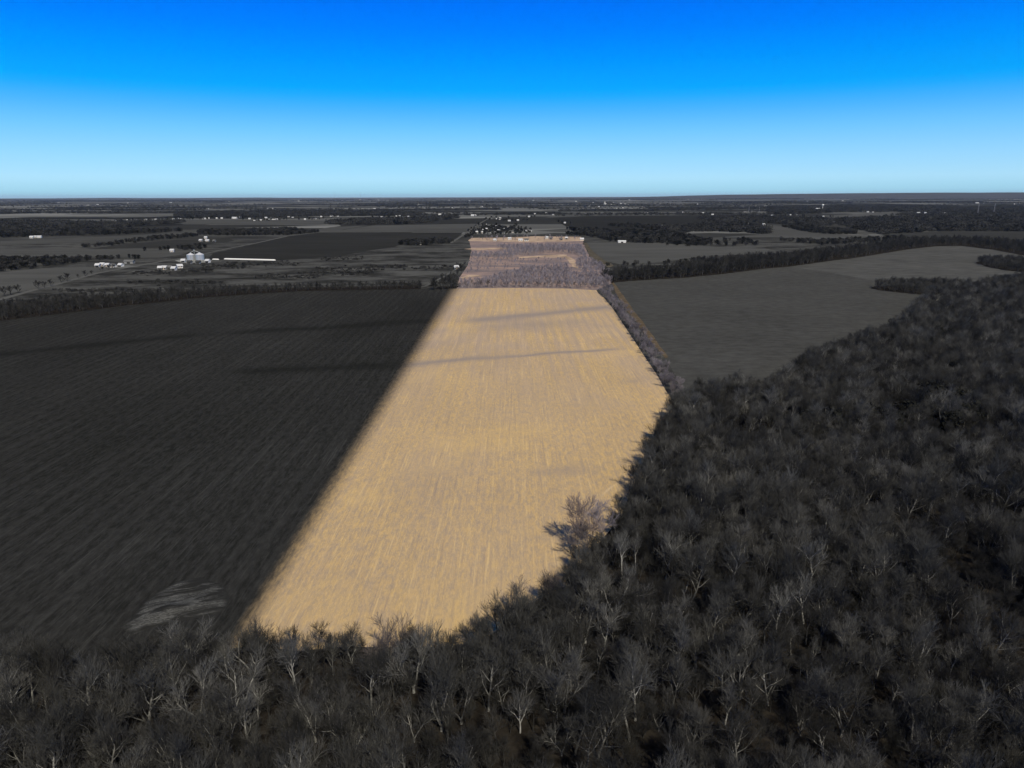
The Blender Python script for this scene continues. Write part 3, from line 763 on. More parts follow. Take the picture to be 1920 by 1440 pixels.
# understorey
us = []
FLOORP = FE_FLOOR + FOREST[len(edge_top):]
for (x, y) in fill(FLOORP, 3.2, rng, 0.5):
    if any(y < b and (x - a * y / b) ** 2 < 1.5 and b - y < 3 for a, b, _ in hero_xy): continue
    if y > 500 or y < 50 or abs(x) > 0.95 * y + 90: continue
    us.append((x, y, 0, rng.uniform(.24, .52), rng.uniform(0, 6.28), rng.randrange(10)))
scatter('undergrowth', 'low bare brush under the trees of the wood', 'undergrowth', us, L_UND)
# dark evergreens (cedars) in the upper right wood
CED = [(1460, 470)]
cedpts = []
for (cu, cv, n_, sp) in ((1600, 800, 5, 30), (1690, 800, 14, 60), (1790, 760, 10, 50), (1770, 650, 8, 40), (1850, 700, 5, 30), (1560, 760, 3, 25), (1490, 690, 5, 18), (1530, 660, 5, 25), (1880, 560, 5, 30)):
    for _ in range(n_):
        p = at(cu + rng.gauss(0, sp), cv + rng.gauss(0, sp * .35))
        if inside(p, FOREST): cedpts.append((p.x, p.y, 0, rng.uniform(.9, 1.35), rng.uniform(0, 6.28), rng.randrange(3)))
scatter('evergreen_trees', 'dark evergreen trees scattered in the upper right wood', 'trees', cedpts, L_EVER)

# ---- hedgerow between the stubble and the grey field
HL = px([(1122, 549), (1134, 560), (1150, 580), (1170, 610), (1190, 640), (1208, 668), (1230, 700), (1250, 735), (1262, 758)])
HR = [Vector((p.x, p.y, 0)) for p in px([(1136, 522), (1152, 547), (1174, 573), (1197, 602), (1219, 630), (1240, 657), (1258, 682), (1276, 710), (1295, 740)], 3.5)]
hrng = random.Random(21)
hp = []
for (x, y) in fill(HL + HR[::-1], 5.4, hrng, 0.42):
    hp.append((x, y))
for i in range(len(HL) - 1):
    L = (HL[i + 1] - HL[i]).length
    for k in range(int(L / 5)):
        p = HL[i].lerp(HL[i + 1], k * 5 / L) + Vector((hrng.uniform(1, 3), 0, 0)); hp.append((p.x, p.y))
hp.sort(key=lambda p: p[1])
ordinal = lambda n: ('%d%s' % (n, 'th' if 10 < n % 100 < 14 else {1: 'st', 2: 'nd', 3: 'rd'}.get(n % 10, 'th')))
hl = wobble(HL, 0, 5, closed=False); hrest = []
for i, (x, y) in enumerate(hp):
    left = min((Vector((x, y, 0)) - p).length for p in hl)
    s_ = hrng.uniform(.28, .46)
    if i < 78:
        place_tree(hrng.randrange(10), x, y, s_, hrng.uniform(0, 6.28), *PAL['hedge' if left < 9 else 'edge'],
               '%s mauve-grey hedgerow tree beside the golden field, counted from the near end' % ordinal(i + 1), 'hedgerow trees along the golden field', sxy=1.15)
    else: hrest.append((x, y, 0, s_, hrng.uniform(0, 6.28), hrng.randrange(6)))
scatter('hedgerow', 'far half of the mauve-grey hedgerow along the golden field', 'hedgerow', hrest, lib('bare_hedge', [joined(k, MBARK, HTWIG, 'bare_hedge') for k in range(6)]))

# ---- belts and woods further out.  (label, base line pixels, top line pixels, top height, spacing, lib, scale)
def belt(label, base, top, ht, step, coll, nlib, smin, smax, keep=1.0, name='tree_belt', seed=1, floor=True):
    r_ = random.Random(seed)
    poly = px(base) + [Vector((p.x, p.y, 0)) for p in px(top[::-1], ht)]
    pp = [(x, y, 0, r_.uniform(smin, smax), r_.uniform(0, 6.28), r_.randrange(nlib)) for x, y in fill(poly, step, r_, 0.45, keep)]
    if pp: scatter(name, label, 'tree belt', pp, coll)
    if floor:
        f2 = px(base) + [Vector((p.x, p.y, 0)) for p in px(top[::-1], ht * .6)]
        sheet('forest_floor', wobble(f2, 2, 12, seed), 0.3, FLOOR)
    return len(pp)
belt('long dark belt of bare trees along the far edge of the dark field', FAR_EDGE[:-2] + [(790, 542)],
     [(-500, 610), (-250, 590), (0, 566), (100, 558), (250, 549), (370, 540), (480, 537), (567, 534), (790, 531)], 4, 4.0, L_MID, 5, .42, .78, seed=2)
belt('short clump of bare trees at the corner of the dark field', [(812, 541.5), (856, 541)], [(812, 531), (845, 528), (862, 527)], 7, 4.5, L_MID, 5, .8, 1.1, seed=3)
belt('dark belt of trees beyond the grey grass field', [(1150, 530), (1180, 527), (1300, 520), (1380, 511), (1440, 503), (1480, 500), (1560, 489)],
     [(1122, 508), (1180, 503), (1250, 500), (1320, 486), (1400, 478), (1440, 477), (1520, 471), (1560, 463)], 8, 5.5, L_MID, 5, .85, 1.3, seed=4)
belt('dark wood beyond the pale grass field', [(1560, 489), (1615, 482), (1700, 468), (1752, 462), (1802, 461), (1860, 468), (1920, 479), (2050, 500)],
     [(1560, 464), (1620, 455), (1665, 449), (1700, 445), (1760, 444), (1850, 445), (1920, 450), (2050, 455)], 8, 9.0, L_MID, 5, .85, 1.3, seed=5)
# brush parcel
belt('thick mauve-grey brush behind the golden field', [(858, 540.5), (960, 539.5), (1060, 540), (1118, 543), (1146, 527)],
     [(866, 521), (905, 519), (960, 504), (1000, 497), (1060, 493), (1066, 496), (1085, 512), (1100, 512)], 5, 5.2, L_MIDL, 4, .45, .75, name='brush', floor=False, seed=6)
belt('mauve brush strip behind the hedgerow corner', [(1118, 543), (1150, 528), (1140, 512), (1128, 500)],
     [(1085, 505), (1080, 495), (1085, 485), (1095, 478)], 3, 6, L_MIDL, 4, .45, .75, name='brush', floor=False, seed=7)
belt('band of grey-mauve brush in the upper half of the parcel', [(880, 487), (960, 487), (975, 480), (1030, 475), (1070, 477), (1100, 484)],
     [(885, 474), (930, 474), (960, 470), (930, 460), (1000, 459), (1090, 459)], 4, 6.5, L_MIDL, 4, .6, .85, name='brush', floor=False, seed=8)
belt('thin scattered brush on the reddish ground of the parcel', [(870, 515), (960, 505), (1000, 497), (1060, 492)], [(882, 488), (960, 488), (1020, 487), (1062, 487)], 0, 8.5, L_MIDL, 4, .28, .5, .8, name='brush', floor=False, seed=9)
belt('thin brush along the left track of the parcel', [(820, 540), (852, 536), (868, 515), (876, 500)], [(810, 535), (845, 520), (862, 505), (872, 495)], 0, 8, L_MID, 5, .5, .8, .7, name='brush', floor=False, seed=10)
_fr = random.Random(5); ft = []
fl_ = px([(858, 539.5), (960, 538.5), (1060, 539), (1112, 541.5)])
for a_, b_ in zip(fl_[:-1], fl_[1:]):
    for k in range(int((b_ - a_).length / 3.2)):
        p = a_.lerp(b_, k * 3.2 / (b_ - a_).length); ft.append((p.x + _fr.uniform(-1.5, 1.5), p.y + _fr.uniform(-2, 7), 0, _fr.uniform(.45, .8), _fr.uniform(0, 6.28), _fr.randrange(3)))
scatter('brush', 'front row of reddish-grey trees behind the golden field', 'brush', ft, lib('mid_edge', [mid(s, LBARK if s == 66 else MBARK, MTWIG, frac=.3, H=9) for s in (66, 67, 68)]))
belt('brush and small trees scattered over the tan yards', [(884, 452), (1000, 453), (1092, 452)], [(884, 447), (1000, 446), (1090, 446)], 0, 13, L_MIDL, 4, .4, .9, .45, name='brush', floor=False, seed=12)
# woods of the middle distance (base line, top line)
WOODS = [
 ('dark belt of trees behind the silos', [(372, 441), (440, 442), (540, 441), (600, 436)], [(372, 431), (460, 430), (550, 427), (560, 430)], 9, 13, 1.0, 1.5, .9),
 ('line of trees behind the roadside farm', [(150, 490), (250, 486), (312, 484)], [(150, 484), (250, 482), (312, 481)], 4, 11, .8, 1.2, .7),
 ('wood at the left edge above the pale field', [(-100, 515), (0, 510), (60, 504), (110, 497), (150, 492)], [(-100, 488), (0, 485), (60, 484), (110, 484), (150, 485)], 5, 12, .9, 1.4, .8),
 ('tree line along the dark wedge field', [(150, 465), (200, 462), (300, 450), (370, 444)], [(150, 461), (200, 457), (290, 443), (370, 438)], 5, 13, .9, 1.3, .6),
 ('long wood on the left below the houses', [(0, 446), (100, 443), (200, 441), (345, 434)], [(0, 428), (100, 430), (200, 432), (345, 431)], 8, 18, 1.3, 2.0, .9),
 ('dark wood left of the row of houses', [(0, 436), (80, 430), (200, 428), (345, 418)], [(0, 415), (80, 416), (200, 419), (340, 415)], 5, 21, 1.4, 2.2, .75),
 ('clump of trees round the dark farm', [(268, 471), (345, 467), (395, 464)], [(340, 464), (360, 461), (380, 460)], 3, 11, 1.0, 1.3, .5),
 ('trees above the dark farm', [(340, 469), (365, 469), (390, 466)], [(340, 465), (365, 464), (390, 463)], 3, 10, 1.0, 1.3, .8),
 ('dark clump of trees in front of the straight road', [(748, 460), (790, 460.5), (845, 456)], [(752, 453), (800, 450), (848, 449)], 7, 11, 1.0, 1.5, .9),
 ('dark wood beside the dark far field', [(615, 421), (640, 421), (700, 422), (780, 420), (860, 409)], [(615, 416), (680, 412), (760, 411), (855, 406)], 4, 22, 1.3, 2.0, .7),
 ('dark wood right of the houses', [(1100, 440), (1140, 452), (1180, 456), (1240, 457), (1330, 461)], [(1060, 428), (1160, 434), (1220, 432), (1260, 436), (1330, 452)], 6, 15, 1.1, 1.8, .95),
 ('dark trees above the tan yards', [(1060, 441), (1100, 443), (1150, 452)], [(1060, 437), (1100, 436), (1150, 438)], 5, 14, 1.0, 1.5, .85),
 ('dark line of trees across the dark field', [(1140, 424), (1190, 428), (1270, 432)], [(1140, 421), (1190, 421), (1250, 427)], 4, 18, 1.1, 1.8, .7),
 ('long dark wood at right centre', [(1240, 434), (1330, 434), (1400, 436), (1440, 440)], [(1240, 428), (1330, 422), (1400, 422), (1440, 428)], 4, 20, 1.3, 2.0, .85),
 ('dark wood before the long white building', [(1320, 418), (1400, 416), (1500, 422), (1560, 424)], [(1310, 408), (1400, 406), (1500, 410), (1560, 412)], 4, 25, 1.5, 2.3, .85),
 ('tree line on the pale field at right', [(1465, 452), (1540, 460), (1580, 458), (1700, 449)], [(1465, 449), (1540, 452), (1580, 450), (1690, 444)], 5, 14, 1.0, 1.5, .7),
 ('small wood on the pale field', [(1468, 426), (1510, 435), (1560, 440), (1606, 439)], [(1468, 421), (1540, 427), (1580, 431), (1606, 433)], 5, 14, 1.1, 1.6, .9),
 ('great dark wood at far right', [(1560, 417), (1600, 428), (1650, 440), (1760, 433), (1920, 434), (2100, 436)], [(1560, 413), (1620, 410), (1700, 408), (1800, 404), (1920, 404), (2100, 404)], 5, 26, 1.6, 2.4, .95),
 ('bushes along the pasture edge', [(1100, 497), (1160, 500), (1240, 497), (1350, 486)], [(1130, 494), (1230, 493), (1300, 488), (1350, 481)], 2, 13, .7, 1.1, .4),
 ('scattered trees in the right pasture', [(1240, 462), (1350, 462), (1420, 462)], [(1300, 450), (1400, 452), (1430, 455)], 0, 18, 1.0, 1.5, .4),
 ('wood behind the distant houses', [(330, 408), (480, 408), (640, 404)], [(330, 398), (480, 397), (640, 395)], 4, 34, 1.8, 3.0, .6),
 ('wood right of the great wood', [(1780, 402), (1920, 404), (2100, 404)], [(1760, 390), (1900, 388), (2100, 388)], 4, 38, 2.0, 3.0, .6),
 ('wood behind the right farm', [(1440, 402), (1530, 400), (1640, 395), (1800, 396)], [(1440, 388), (1550, 386), (1660, 384), (1800, 388)], 4, 36, 2.0, 3.0, .6),
 ('trees among the houses by the cross road', [(880, 440), (940, 440), (1000, 438)], [(900, 426), (950, 424), (1000, 430)], 0, 16, .7, 1.1, .5),
 ('hedge of trees beside the straight road', [(872, 447), (880, 444), (888, 444)], [(872, 443), (880, 441), (888, 442)], 0, 12, .8, 1.2, .8),
 ('dark trees round the town houses', [(600, 406), (700, 405), (790, 405)], [(600, 399), (700, 397), (790, 400)], 0, 32, 1.2, 2.0, .5),
]
for i, (lab, b, t, ht, st, s0, s1, kp) in enumerate(WOODS):
    if st >= 20: belt(lab, b, t, 0, 15, L_FLAT, 5, .8, 1.1, kp, floor=False, name='far_wood', seed=100 + i)
    else: belt(lab, b, t, ht * .35, st * 0.7, L_FAR, 6, s0 * 0.7, s1 * 0.7, kp, floor=False, name='far_wood', seed=100 + i)
# shrubby patches in the left pasture
sp = []
for (u0, u1, v, n_) in [(a, b, c, int(d * 2.5)) for a, b, c, d in ((560, 700, 512, 50), (590, 720, 505, 40), (680, 760, 500, 26), (740, 820, 503, 16), (480, 600, 519, 40), (380, 460, 500, 40), (340, 400, 508, 30), (420, 560, 495, 34), (600, 680, 485, 28), (240, 420, 530, 40), (700, 860, 535, 18), (820, 870, 500, 20), (250, 320, 512, 26), (100, 300, 545, 40))]:
    for _ in range(n_):
        p = at(rng.uniform(u0, u1), v + rng.gauss(0, 2.0)); sp.append((p.x, p.y, 0, rng.uniform(.07, .2), rng.uniform(0, 6.28), rng.randrange(5)))
scatter('shrubs', 'low dark shrubs scattered over the left pasture', 'shrubs', sp, L_FLAT)

# patchwork of far woods and hedgerows towards the horizon
frg = random.Random(99); fw = []
def ok_far(x, y):
    q = project((x, y, 0)); return q and -300 < q[0] < 2220
for k in range(230):
    d = 2600 * (13 ** frg.random()); a = frg.uniform(-R(42), R(42)); cx_, cy_ = d * math.sin(a), d * math.cos(a)
    if not ok_far(cx_, cy_): continue
    q = project((cx_, cy_, 0))
    if q[1] > 404: continue
    kind = frg.random(); sc = 0.8 + d / 26000
    Lx = frg.uniform(150, 900) * (1 + d / 9000); Ly = frg.uniform(12, 30) if kind < .62 else frg.uniform(60, 220) * (1 + d / 12000)
    st = 15.0 * (1 + d / 9000); ang = R(frg.choice([3, 3, 3, -6, 8])); ca, sa = math.cos(ang), math.sin(ang)
    if kind < .12: Lx, Ly = Ly, Lx
    nx, ny = max(1, int(Lx / st)), max(1, int(Ly / st))
    if nx * ny > 500: f_ = math.sqrt(500 / (nx * ny)); nx = max(1, int(nx * f_)); ny = max(1, int(ny * f_)); 
    for i in range(nx):
        for j in range(ny):
            if frg.random() < .25: continue
            lx, ly = (i - nx / 2 + frg.uniform(-.5, .5)) * Lx / nx, (j - ny / 2 + frg.uniform(-.5, .5)) * Ly / ny
            fw.append((cx_ + lx * ca - ly * sa, cy_ + lx * sa + ly * ca, 0, sc * frg.uniform(.7, 1.15), frg.uniform(0, 6.28), frg.randrange(5)))
scatter('distant_woods', 'patchwork of dark woods and tree lines reaching to the horizon', 'woods', fw, L_FLAT)
print('instances', len(rest), len(us), len(fw), 'near', len(near), 'hedge', len(hp))

# roadside trees at left
RT = [(8, 555, 20, 2), (20, 553, 19, 8), (34, 550, 18, 0), (72, 543, 19, 2), (84, 540, 14, 6), (96, 537, 15, 8), (115, 530, 15, 2), (126, 528, 18, 8), (147, 522, 9, 0), (160, 518, 12, 2), (172, 515, 9, 1), (192, 509, 11, 8), (204, 507, 12, 2), (214, 505, 11, 0)]
ordn = ['first', 'second', 'third', 'fourth', 'fifth', 'sixth', 'seventh', 'eighth', 'ninth', 'tenth', 'eleventh', 'twelfth', 'thirteenth', 'fourteenth']
for i, (u, v, h, k) in enumerate(RT):
    hero_at(u, v, h, 10, 'dark', '%s roadside tree from the left edge along the pale country road' % ordn[i], 1.5, group='roadside trees')

# ------------------------------------------------------------------ buildings
WH = flat('paint_white', (0.60, 0.59, 0.54), .6, var=.05)
GW = flat('siding_grey', G(0.26), .7); TAN = flat('siding_tan', (0.46, 0.36, 0.27), .7)
RGREY = flat('roof_grey', G(0.13), .7); RPALE = flat('roof_metal_pale', (0.50, 0.50, 0.47), .5, .1, var=.08); RDARK = flat('roof_dark', G(0.05), .8)
GLASS = flat('window_dark', (0.02, 0.022, 0.025), .15)
STEEL = flat('galvanised_steel', (0.50, 0.50, 0.47), .30, .6, var=.06, sc=1.2)
CONC = flat('concrete', (0.50, 0.49, 0.46), .8)
MASTM = flat('mast_steel', (0.20, 0.20, 0.20), .6)
def boxv(x0, x1, y0, y1, z0, z1):
    return [(x0, y0, z0), (x1, y0, z0), (x1, y1, z0), (x0, y1, z0), (x0, y0, z1), (x1, y0, z1), (x1, y1, z1), (x0, y1, z1)], \
           [(0, 3, 2, 1), (4, 5, 6, 7), (0, 1, 5, 4), (1, 2, 6, 5), (2, 3, 7, 6), (3, 0, 4, 7)]
def box(name, b, mat, parent): v, f = boxv(*b); return mesh_obj(name, v, f, mat, parent)
def house(u, v, wpx, label, group=None, wall=WH, roof=RPALE, long=1.6, name='house', cat='house', rz=None, h=None):
    b = at(u, v); d = b.length
    rr = random.Random(int(u * 31 + v * 7))
    W = max(4.5, wpx * 0.82 * d / F); D = max(5.5, min(W / long, 16)); h = h or (2.6 if W < 25 else 4.2)
    rz = rr.choice([0, R(6), R(-8), R(12)]) if rz is None else rz
    e = tag(empty(name, (b.x, b.y, 0), rz), label, cat, group)
    x, y = W / 2, D / 2; rh = min(D * .32, 3.6)
    # walls with gables
    vs = [(-x, -y, 0), (x, -y, 0), (x, y, 0), (-x, y, 0), (-x, -y, h), (x, -y, h), (x, y, h), (-x, y, h), (-x, 0, h + rh), (x, 0, h + rh)]
    fs = [(0, 1, 5, 4), (2, 3, 7, 6), (1, 2, 6, 9, 5), (3, 0, 4, 8, 7)]
    mesh_obj('wall', vs, fs, wall, e)
    o_ = .5; t = .25; X = x + o_; sl = rh / y; Y = y + o_; zl = h - o_ * sl
    vs = [(-X, -Y, zl + .05), (X, -Y, zl + .05), (X, 0, h + rh + .05), (-X, 0, h + rh + .05), (X, Y, zl + .05), (-X, Y, zl + .05)]
    vs += [(a, b_, c + t) for a, b_, c in vs]
    fs = [(6, 7, 8, 9), (9, 8, 10, 11), (0, 3, 2, 1), (3, 5, 4, 2), (0, 1, 7, 6), (4, 5, 11, 10), (1, 2, 8, 7), (2, 4, 10, 8), (3, 0, 6, 9), (5, 3, 9, 11)]
    mesh_obj('roof', vs, fs, roof, e)
    if d < 2600:
        big = cat in ('barn', 'shed')
        if big:
            box('door', (-2, 2, -y - .08, -y + .02, 0, 3.0 if h > 3.2 else 2.6), GLASS if wall is WH else RDARK, e)
        else:
            box('door', (-.5, .5, -y - .06, -y + .02, .1, 2.15), TAN, e)
            for s_ in (-1, 1): box('window', (s_ * x * .55 - .7, s_ * x * .55 + .7, -y - .06, -y + .02, 1.0, 2.1), GLASS, e)
    return e

# the two grain silos and their yard
def silo(u, v, rad, hh, label, catwalk):
    b = at(u, v); e = tag(empty('grain_silo', (b.x, b.y, 0.4)), label, 'silo', 'grain silos')
    N = 40; vs, fs = [], []; rings = int(hh / .35)
    for i in range(rings + 1):
        r_ = rad + (.05 if i % 2 else 0)
        for k in range(N): vs.append((r_ * math.cos(6.2832 * k / N), r_ * math.sin(6.2832 * k / N), hh * i / rings))
    for i in range(rings):
        for k in range(N): fs.append((i * N + k, i * N + (k + 1) % N, (i + 1) * N + (k + 1) % N, (i + 1) * N + k))
    mesh_obj('wall', vs, fs, STEEL, e, smooth=False)
    vs = [((rad + .25) * math.cos(6.2832 * k / N), (rad + .25) * math.sin(6.2832 * k / N), hh + .02) for k in range(N)]
    vs += [(.7 * math.cos(6.2832 * k / N), .7 * math.sin(6.2832 * k / N), hh + rad * .45) for k in range(N)]
    rf = mesh_obj('roof', vs, [(k, (k + 1) % N, N + (k + 1) % N, N + k) for k in range(N)] + [tuple(range(N, 2 * N))], RPALE, e)
    c = tubes([([(Vector((0, 0, hh + rad * .45)), .7), (Vector((0, 0, hh + rad * .45 + .7)), .6)], 12)]); mesh_obj('cap', c[0], c[1], STEEL, rf)
    c = tubes([([(Vector((rad * .45 + .3 * s_, -rad - .2, 0)), .07), (Vector((rad * .45 + .3 * s_, -rad - .2, hh)), .07)], 5) for s_ in (-1, 1)] +
              [([(Vector((rad * .45 - .3, -rad - .2, z * .6)), .04), (Vector((rad * .45 + .3, -rad - .2, z * .6)), .04)], 4) for z in range(1, int(hh / .6))])
    mesh_obj('ladder', c[0], c[1], MASTM, e)
    box('base', (-rad - .5, rad + .5, -rad - .5, rad + .5, -.38, 0.0), CONC, e)
silo(358.5, 488, 5.0, 6.6, 'left of the two corrugated steel grain silos beside the country road', False)
silo(375.2, 488, 5.4, 7.0, 'right and taller of the two corrugated steel grain silos beside the country road', True)
b0 = at(367, 488)
au = tag(empty('grain_auger', (b0.x, b0.y, .4)), 'grain auger pipe reaching over the roof peaks of the two silos', 'auger')
c = tubes([([(Vector((0, -2, 0)), .25), (Vector((0, -2, 12.5)), .25)], 8)]); mesh_obj('leg', c[0], c[1], STEEL, au)
c = tubes([([(Vector((0, -2, 12.2)), .2), (Vector((5.6, 0, 9.9)), .2)], 8), ([(Vector((0, -2, 12.2)), .2), (Vector((-5.9, 0, 9.4)), .2)], 8)]); mesh_obj('spout', c[0], c[1], RPALE, au)
box('head', (-.6, .6, -2.6, -1.4, 12.2, 13.4), STEEL, au)

# long white grain bag on the ground
def bag(u0, u1, v0, v1, r_, label):
    a, b = at(u0, v0), at(u1, v1); n = max(8, int((b - a).length / 1.5)); N = 9; vs, fs = [], []
    d = (b - a).normalized(); q = Vector((-d.y, d.x, 0))
    for i in range(n + 1):
        t = i / n; e_ = min(t, 1 - t) * n * 1.5; rr = r_ * min(1, .25 + e_ / 2.2) * (1 + .03 * mn.noise(Vector((i * .7, u0, 0))))
        for k in range(N):
            an = math.pi * k / (N - 1); p = a.lerp(b, t) + q * math.cos(an) * rr * 1.25 + Vector((0, 0, .42 + math.sin(an) * rr)); vs.append(p)
    for i in range(n):
        for k in range(N - 1): fs.append((i * N + k, i * N + k + 1, (i + 1) * N + k + 1, (i + 1) * N + k))
    fs.append(tuple(range(N))); fs.append(tuple(n * N + k for k in range(N))[::-1])
    tag(mesh_obj('grain_bag', vs, fs, WH, smooth=True), label, 'grain bag', 'white grain bags')
bag(420, 517, 486.6, 489.0, 1.5, 'very long white grain bag lying along the dark field edge')
bag(398, 411, 487.2, 487.6, 1.3, 'short white grain bag left of the long one')

g1 = 'buildings of the roadside farm'
house(184, 501, 4, 'small white shed leftmost at the roadside farm', g1, name='shed', cat='shed')
house(192.5, 499.5, 6, 'white house with the brightest roof at the roadside farm', g1, roof=RPALE)
house(202, 500.5, 5, 'small pale house right of the bright roofed one at the roadside farm', g1, wall=GW)
house(213, 501.5, 7, 'low white house in the middle of the roadside farm', g1, WH, RGREY)
house(227, 500.5, 4, 'white shed right of the low white house at the roadside farm', g1, name='shed', cat='shed')
house(243, 494, 18, 'long grey-roofed barn behind the roadside farm', g1, GW, RGREY, 2.4, 'barn', 'barn')
g2 = 'sheds of the farm below the silos'
house(301, 506, 7, 'pale shed leftmost below the silos', g2, GW, RPALE, name='shed', cat='shed')
house(309, 505.5, 9, 'low grey house second from left below the silos', g2, GW, RPALE)
house(319, 505, 6, 'small grey shed between the houses below the silos', g2, GW, RGREY, name='shed', cat='shed')
house(326.5, 507, 7, 'boxy pale grey shed below the silos', g2, CONC, RPALE, 1.1, 'shed', 'shed')
house(337, 502.5, 10, 'white gabled house among dark trees below the silos', g2, WH, RPALE, 1.2, rz=R(40))
house(356, 495, 5, 'low shed in the silo yard', g2, GW, RDARK, name='shed', cat='shed')
house(372, 495, 6, 'dark low shed in front of the right silo', g2, GW, RDARK, name='shed', cat='shed')
house(344, 492, 4, 'tiny white hut at the left end of the silo yard', g2, name='shed', cat='shed')
house(390, 492.5, 4, 'tiny pale hut at the right end of the silo yard', g2, name='shed', cat='shed')
house(323, 472.5, 7, 'white house alone in the pale field above the silos')
house(377, 453, 6, 'grey-white house leftmost of the dark farm above the silos', 'dark farm houses', GW)
house(389, 453.5, 7, 'pale house in the middle of the dark farm above the silos', 'dark farm houses', GW)
house(386, 447.5, 5, 'small white house behind the dark farm', 'dark farm houses')
house(402, 454, 5, 'grey shed rightmost of the dark farm above the silos', 'dark farm houses', GW, RGREY, name='shed', cat='shed')
house(60, 446.5, 6, 'left of three bright white houses under the left wood', 'white houses under the left wood')
house(67, 446, 5, 'middle of three bright white houses under the left wood', 'white houses under the left wood')
house(74.5, 446, 7, 'right of three bright white houses under the left wood', 'white houses under the left wood')
house(784, 459, 15, 'long white barn in the dark clump of trees', wall=WH, long=2.5, name='barn', cat='barn')
house(856, 505, 5, 'tiny pale hut on the farm track', wall=GW)
house(1166, 455.5, 17, 'long pale farm shed before the dark wood right of the yards', wall=WH, roof=RPALE, long=3, name='barn', cat='barn')
house(1268, 446, 5, 'left of two white houses at the corner of the far right wood')
house(1278, 446, 5, 'right of two white houses at the corner of the far right wood')
# tan yard strip
g3 = 'buildings along the tan yard strip'
house(955.5, 449.5, 7, 'bright white square house left of centre on the tan strip', g3, rz=0)
house(928, 452, 6, 'low white house at the left end of the tan strip', g3)
house(976, 452, 9, 'left of two long white houses on the tan strip', g3, rz=0)
house(987, 452, 9, 'right of two long white houses on the tan strip', g3, roof=RGREY, rz=0)
house(1025, 447.5, 6, 'white house behind the middle of the tan strip', g3)
house(1033, 449, 4, 'small grey shed on the tan strip', g3, GW, RGREY, name='shed', cat='shed')
house(1052, 450.5, 5, 'tan shed on the right half of the tan strip', g3, TAN, RGREY, name='shed', cat='shed')
house(1062, 448.5, 4, 'small white shed near the right end of the tan strip', g3, name='shed', cat='shed')
house(1091, 450.5, 8, 'white house at the right corner of the tan strip', g3)
# hamlet at the cross road, and rows of far houses: one group each
VT = []
def row(lst, label, group, **kw):
    for t in lst:
        p = at(t[0], t[1]); k = p.length / 2600
        for _ in range(5): VT.append((p.x + rng.uniform(-38, 38) * k, p.y + rng.uniform(-60, 120) * k, 0, rng.uniform(.6, 1.1), rng.uniform(0, 6.28), rng.randrange(6)))
    for i, t in enumerate(sorted(lst, key=lambda t: t[0])):
        house(t[0], t[1], (t[2] if len(t) > 2 else 5) * .78, '%s from left: %s' % (ordinal(i + 1) if i else 'leftmost', label), group, wall=(WH, WH, GW, WH)[int(t[0]) % 4], roof=(RPALE, RPALE, RPALE, RGREY)[int(t[0] * 3) % 4], **kw)
house(991, 435, 14, 'long white building right of the hamlet', wall=WH, long=3.0, name='barn', cat='barn')
row([(911, 423), (930, 426, 6), (937, 428), (912, 431), (906, 433), (953, 426, 7), (944, 431, 5), (894, 437, 6), (903, 437, 5), (929, 437.5), (918, 439, 7), (961, 436, 3), (901, 429), (925, 430), (934, 434), (948, 438)],
    'small white house in the hamlet above the cross road', 'hamlet houses above the cross road')
row([(930, 411.5, 5), (937, 412, 5), (955, 415, 7), (971, 414, 6), (992, 407), (1003, 401.5), (1059, 419, 5), (1037, 403), (1024, 400), (888, 405, 14), (938, 410)],
    'pale house behind the hamlet along the straight road', 'houses behind the hamlet')
row([(171, 418, 7), (217, 415), (238, 414), (237, 420.5, 6), (243, 420), (257, 414), (273, 412.5, 7), (285, 413, 6), (292, 412.5, 4), (42, 442), (176, 420, 3), (145, 421), (124, 422)],
    'small white house between the dark woods at left', 'houses between the left woods')
row([(325, 411), (333, 410), (338, 412), (383, 411, 8), (391, 410), (407, 410), (416, 410), (440, 410, 14), (451, 408, 5), (468, 411), (477, 414), (490, 414, 6), (499, 409, 6), (503, 412), (509, 409), (513, 412, 8), (519, 412), (541, 407, 6), (549, 408), (572, 412), (591, 411), (603, 407, 6), (621, 406, 10), (633, 406, 6), (628, 399), (632, 398), (539, 399, 3), (545, 398, 3), (389, 392, 6), (502, 392, 3), (511, 392, 3)],
    'small pale house in the long row behind the pale field at left', 'row of houses at left')
row([(642, 404), (647, 403), (682, 396), (687, 397), (702, 392, 6), (735, 411, 4), (740, 410, 4), (744, 406), (749, 405, 6), (752, 403), (758, 409, 7), (766, 407, 4), (772, 401, 4), (760, 402, 4), (778, 411, 6), (792, 402, 5), (824, 403, 9), (832, 406, 5), (845, 402, 4), (921, 389, 3), (903, 388), (848, 390, 3), (796, 391, 3), (785, 383, 3), (798, 385, 3), (716, 408), (700, 402)],
    'small pale house of the village left of the straight road', 'village houses left of centre')
row([(1105, 387), (1123, 388), (1133, 383), (1137, 384), (1145, 383.5), (1157, 391, 4), (1168, 390, 3), (1172, 383), (1164, 382), (1204, 389), (1208, 390), (1214, 390), (1228, 392), (1238, 394, 6), (1187, 394), (1194, 395), (1134, 401, 5), (1214, 400, 3), (1218, 401), (1232, 400, 3), (1280, 399), (1112, 380, 3), (1118, 382, 3), (1150, 380, 3), (1178, 384, 3)],
    'small white house of the village right of centre', 'village houses right of centre')
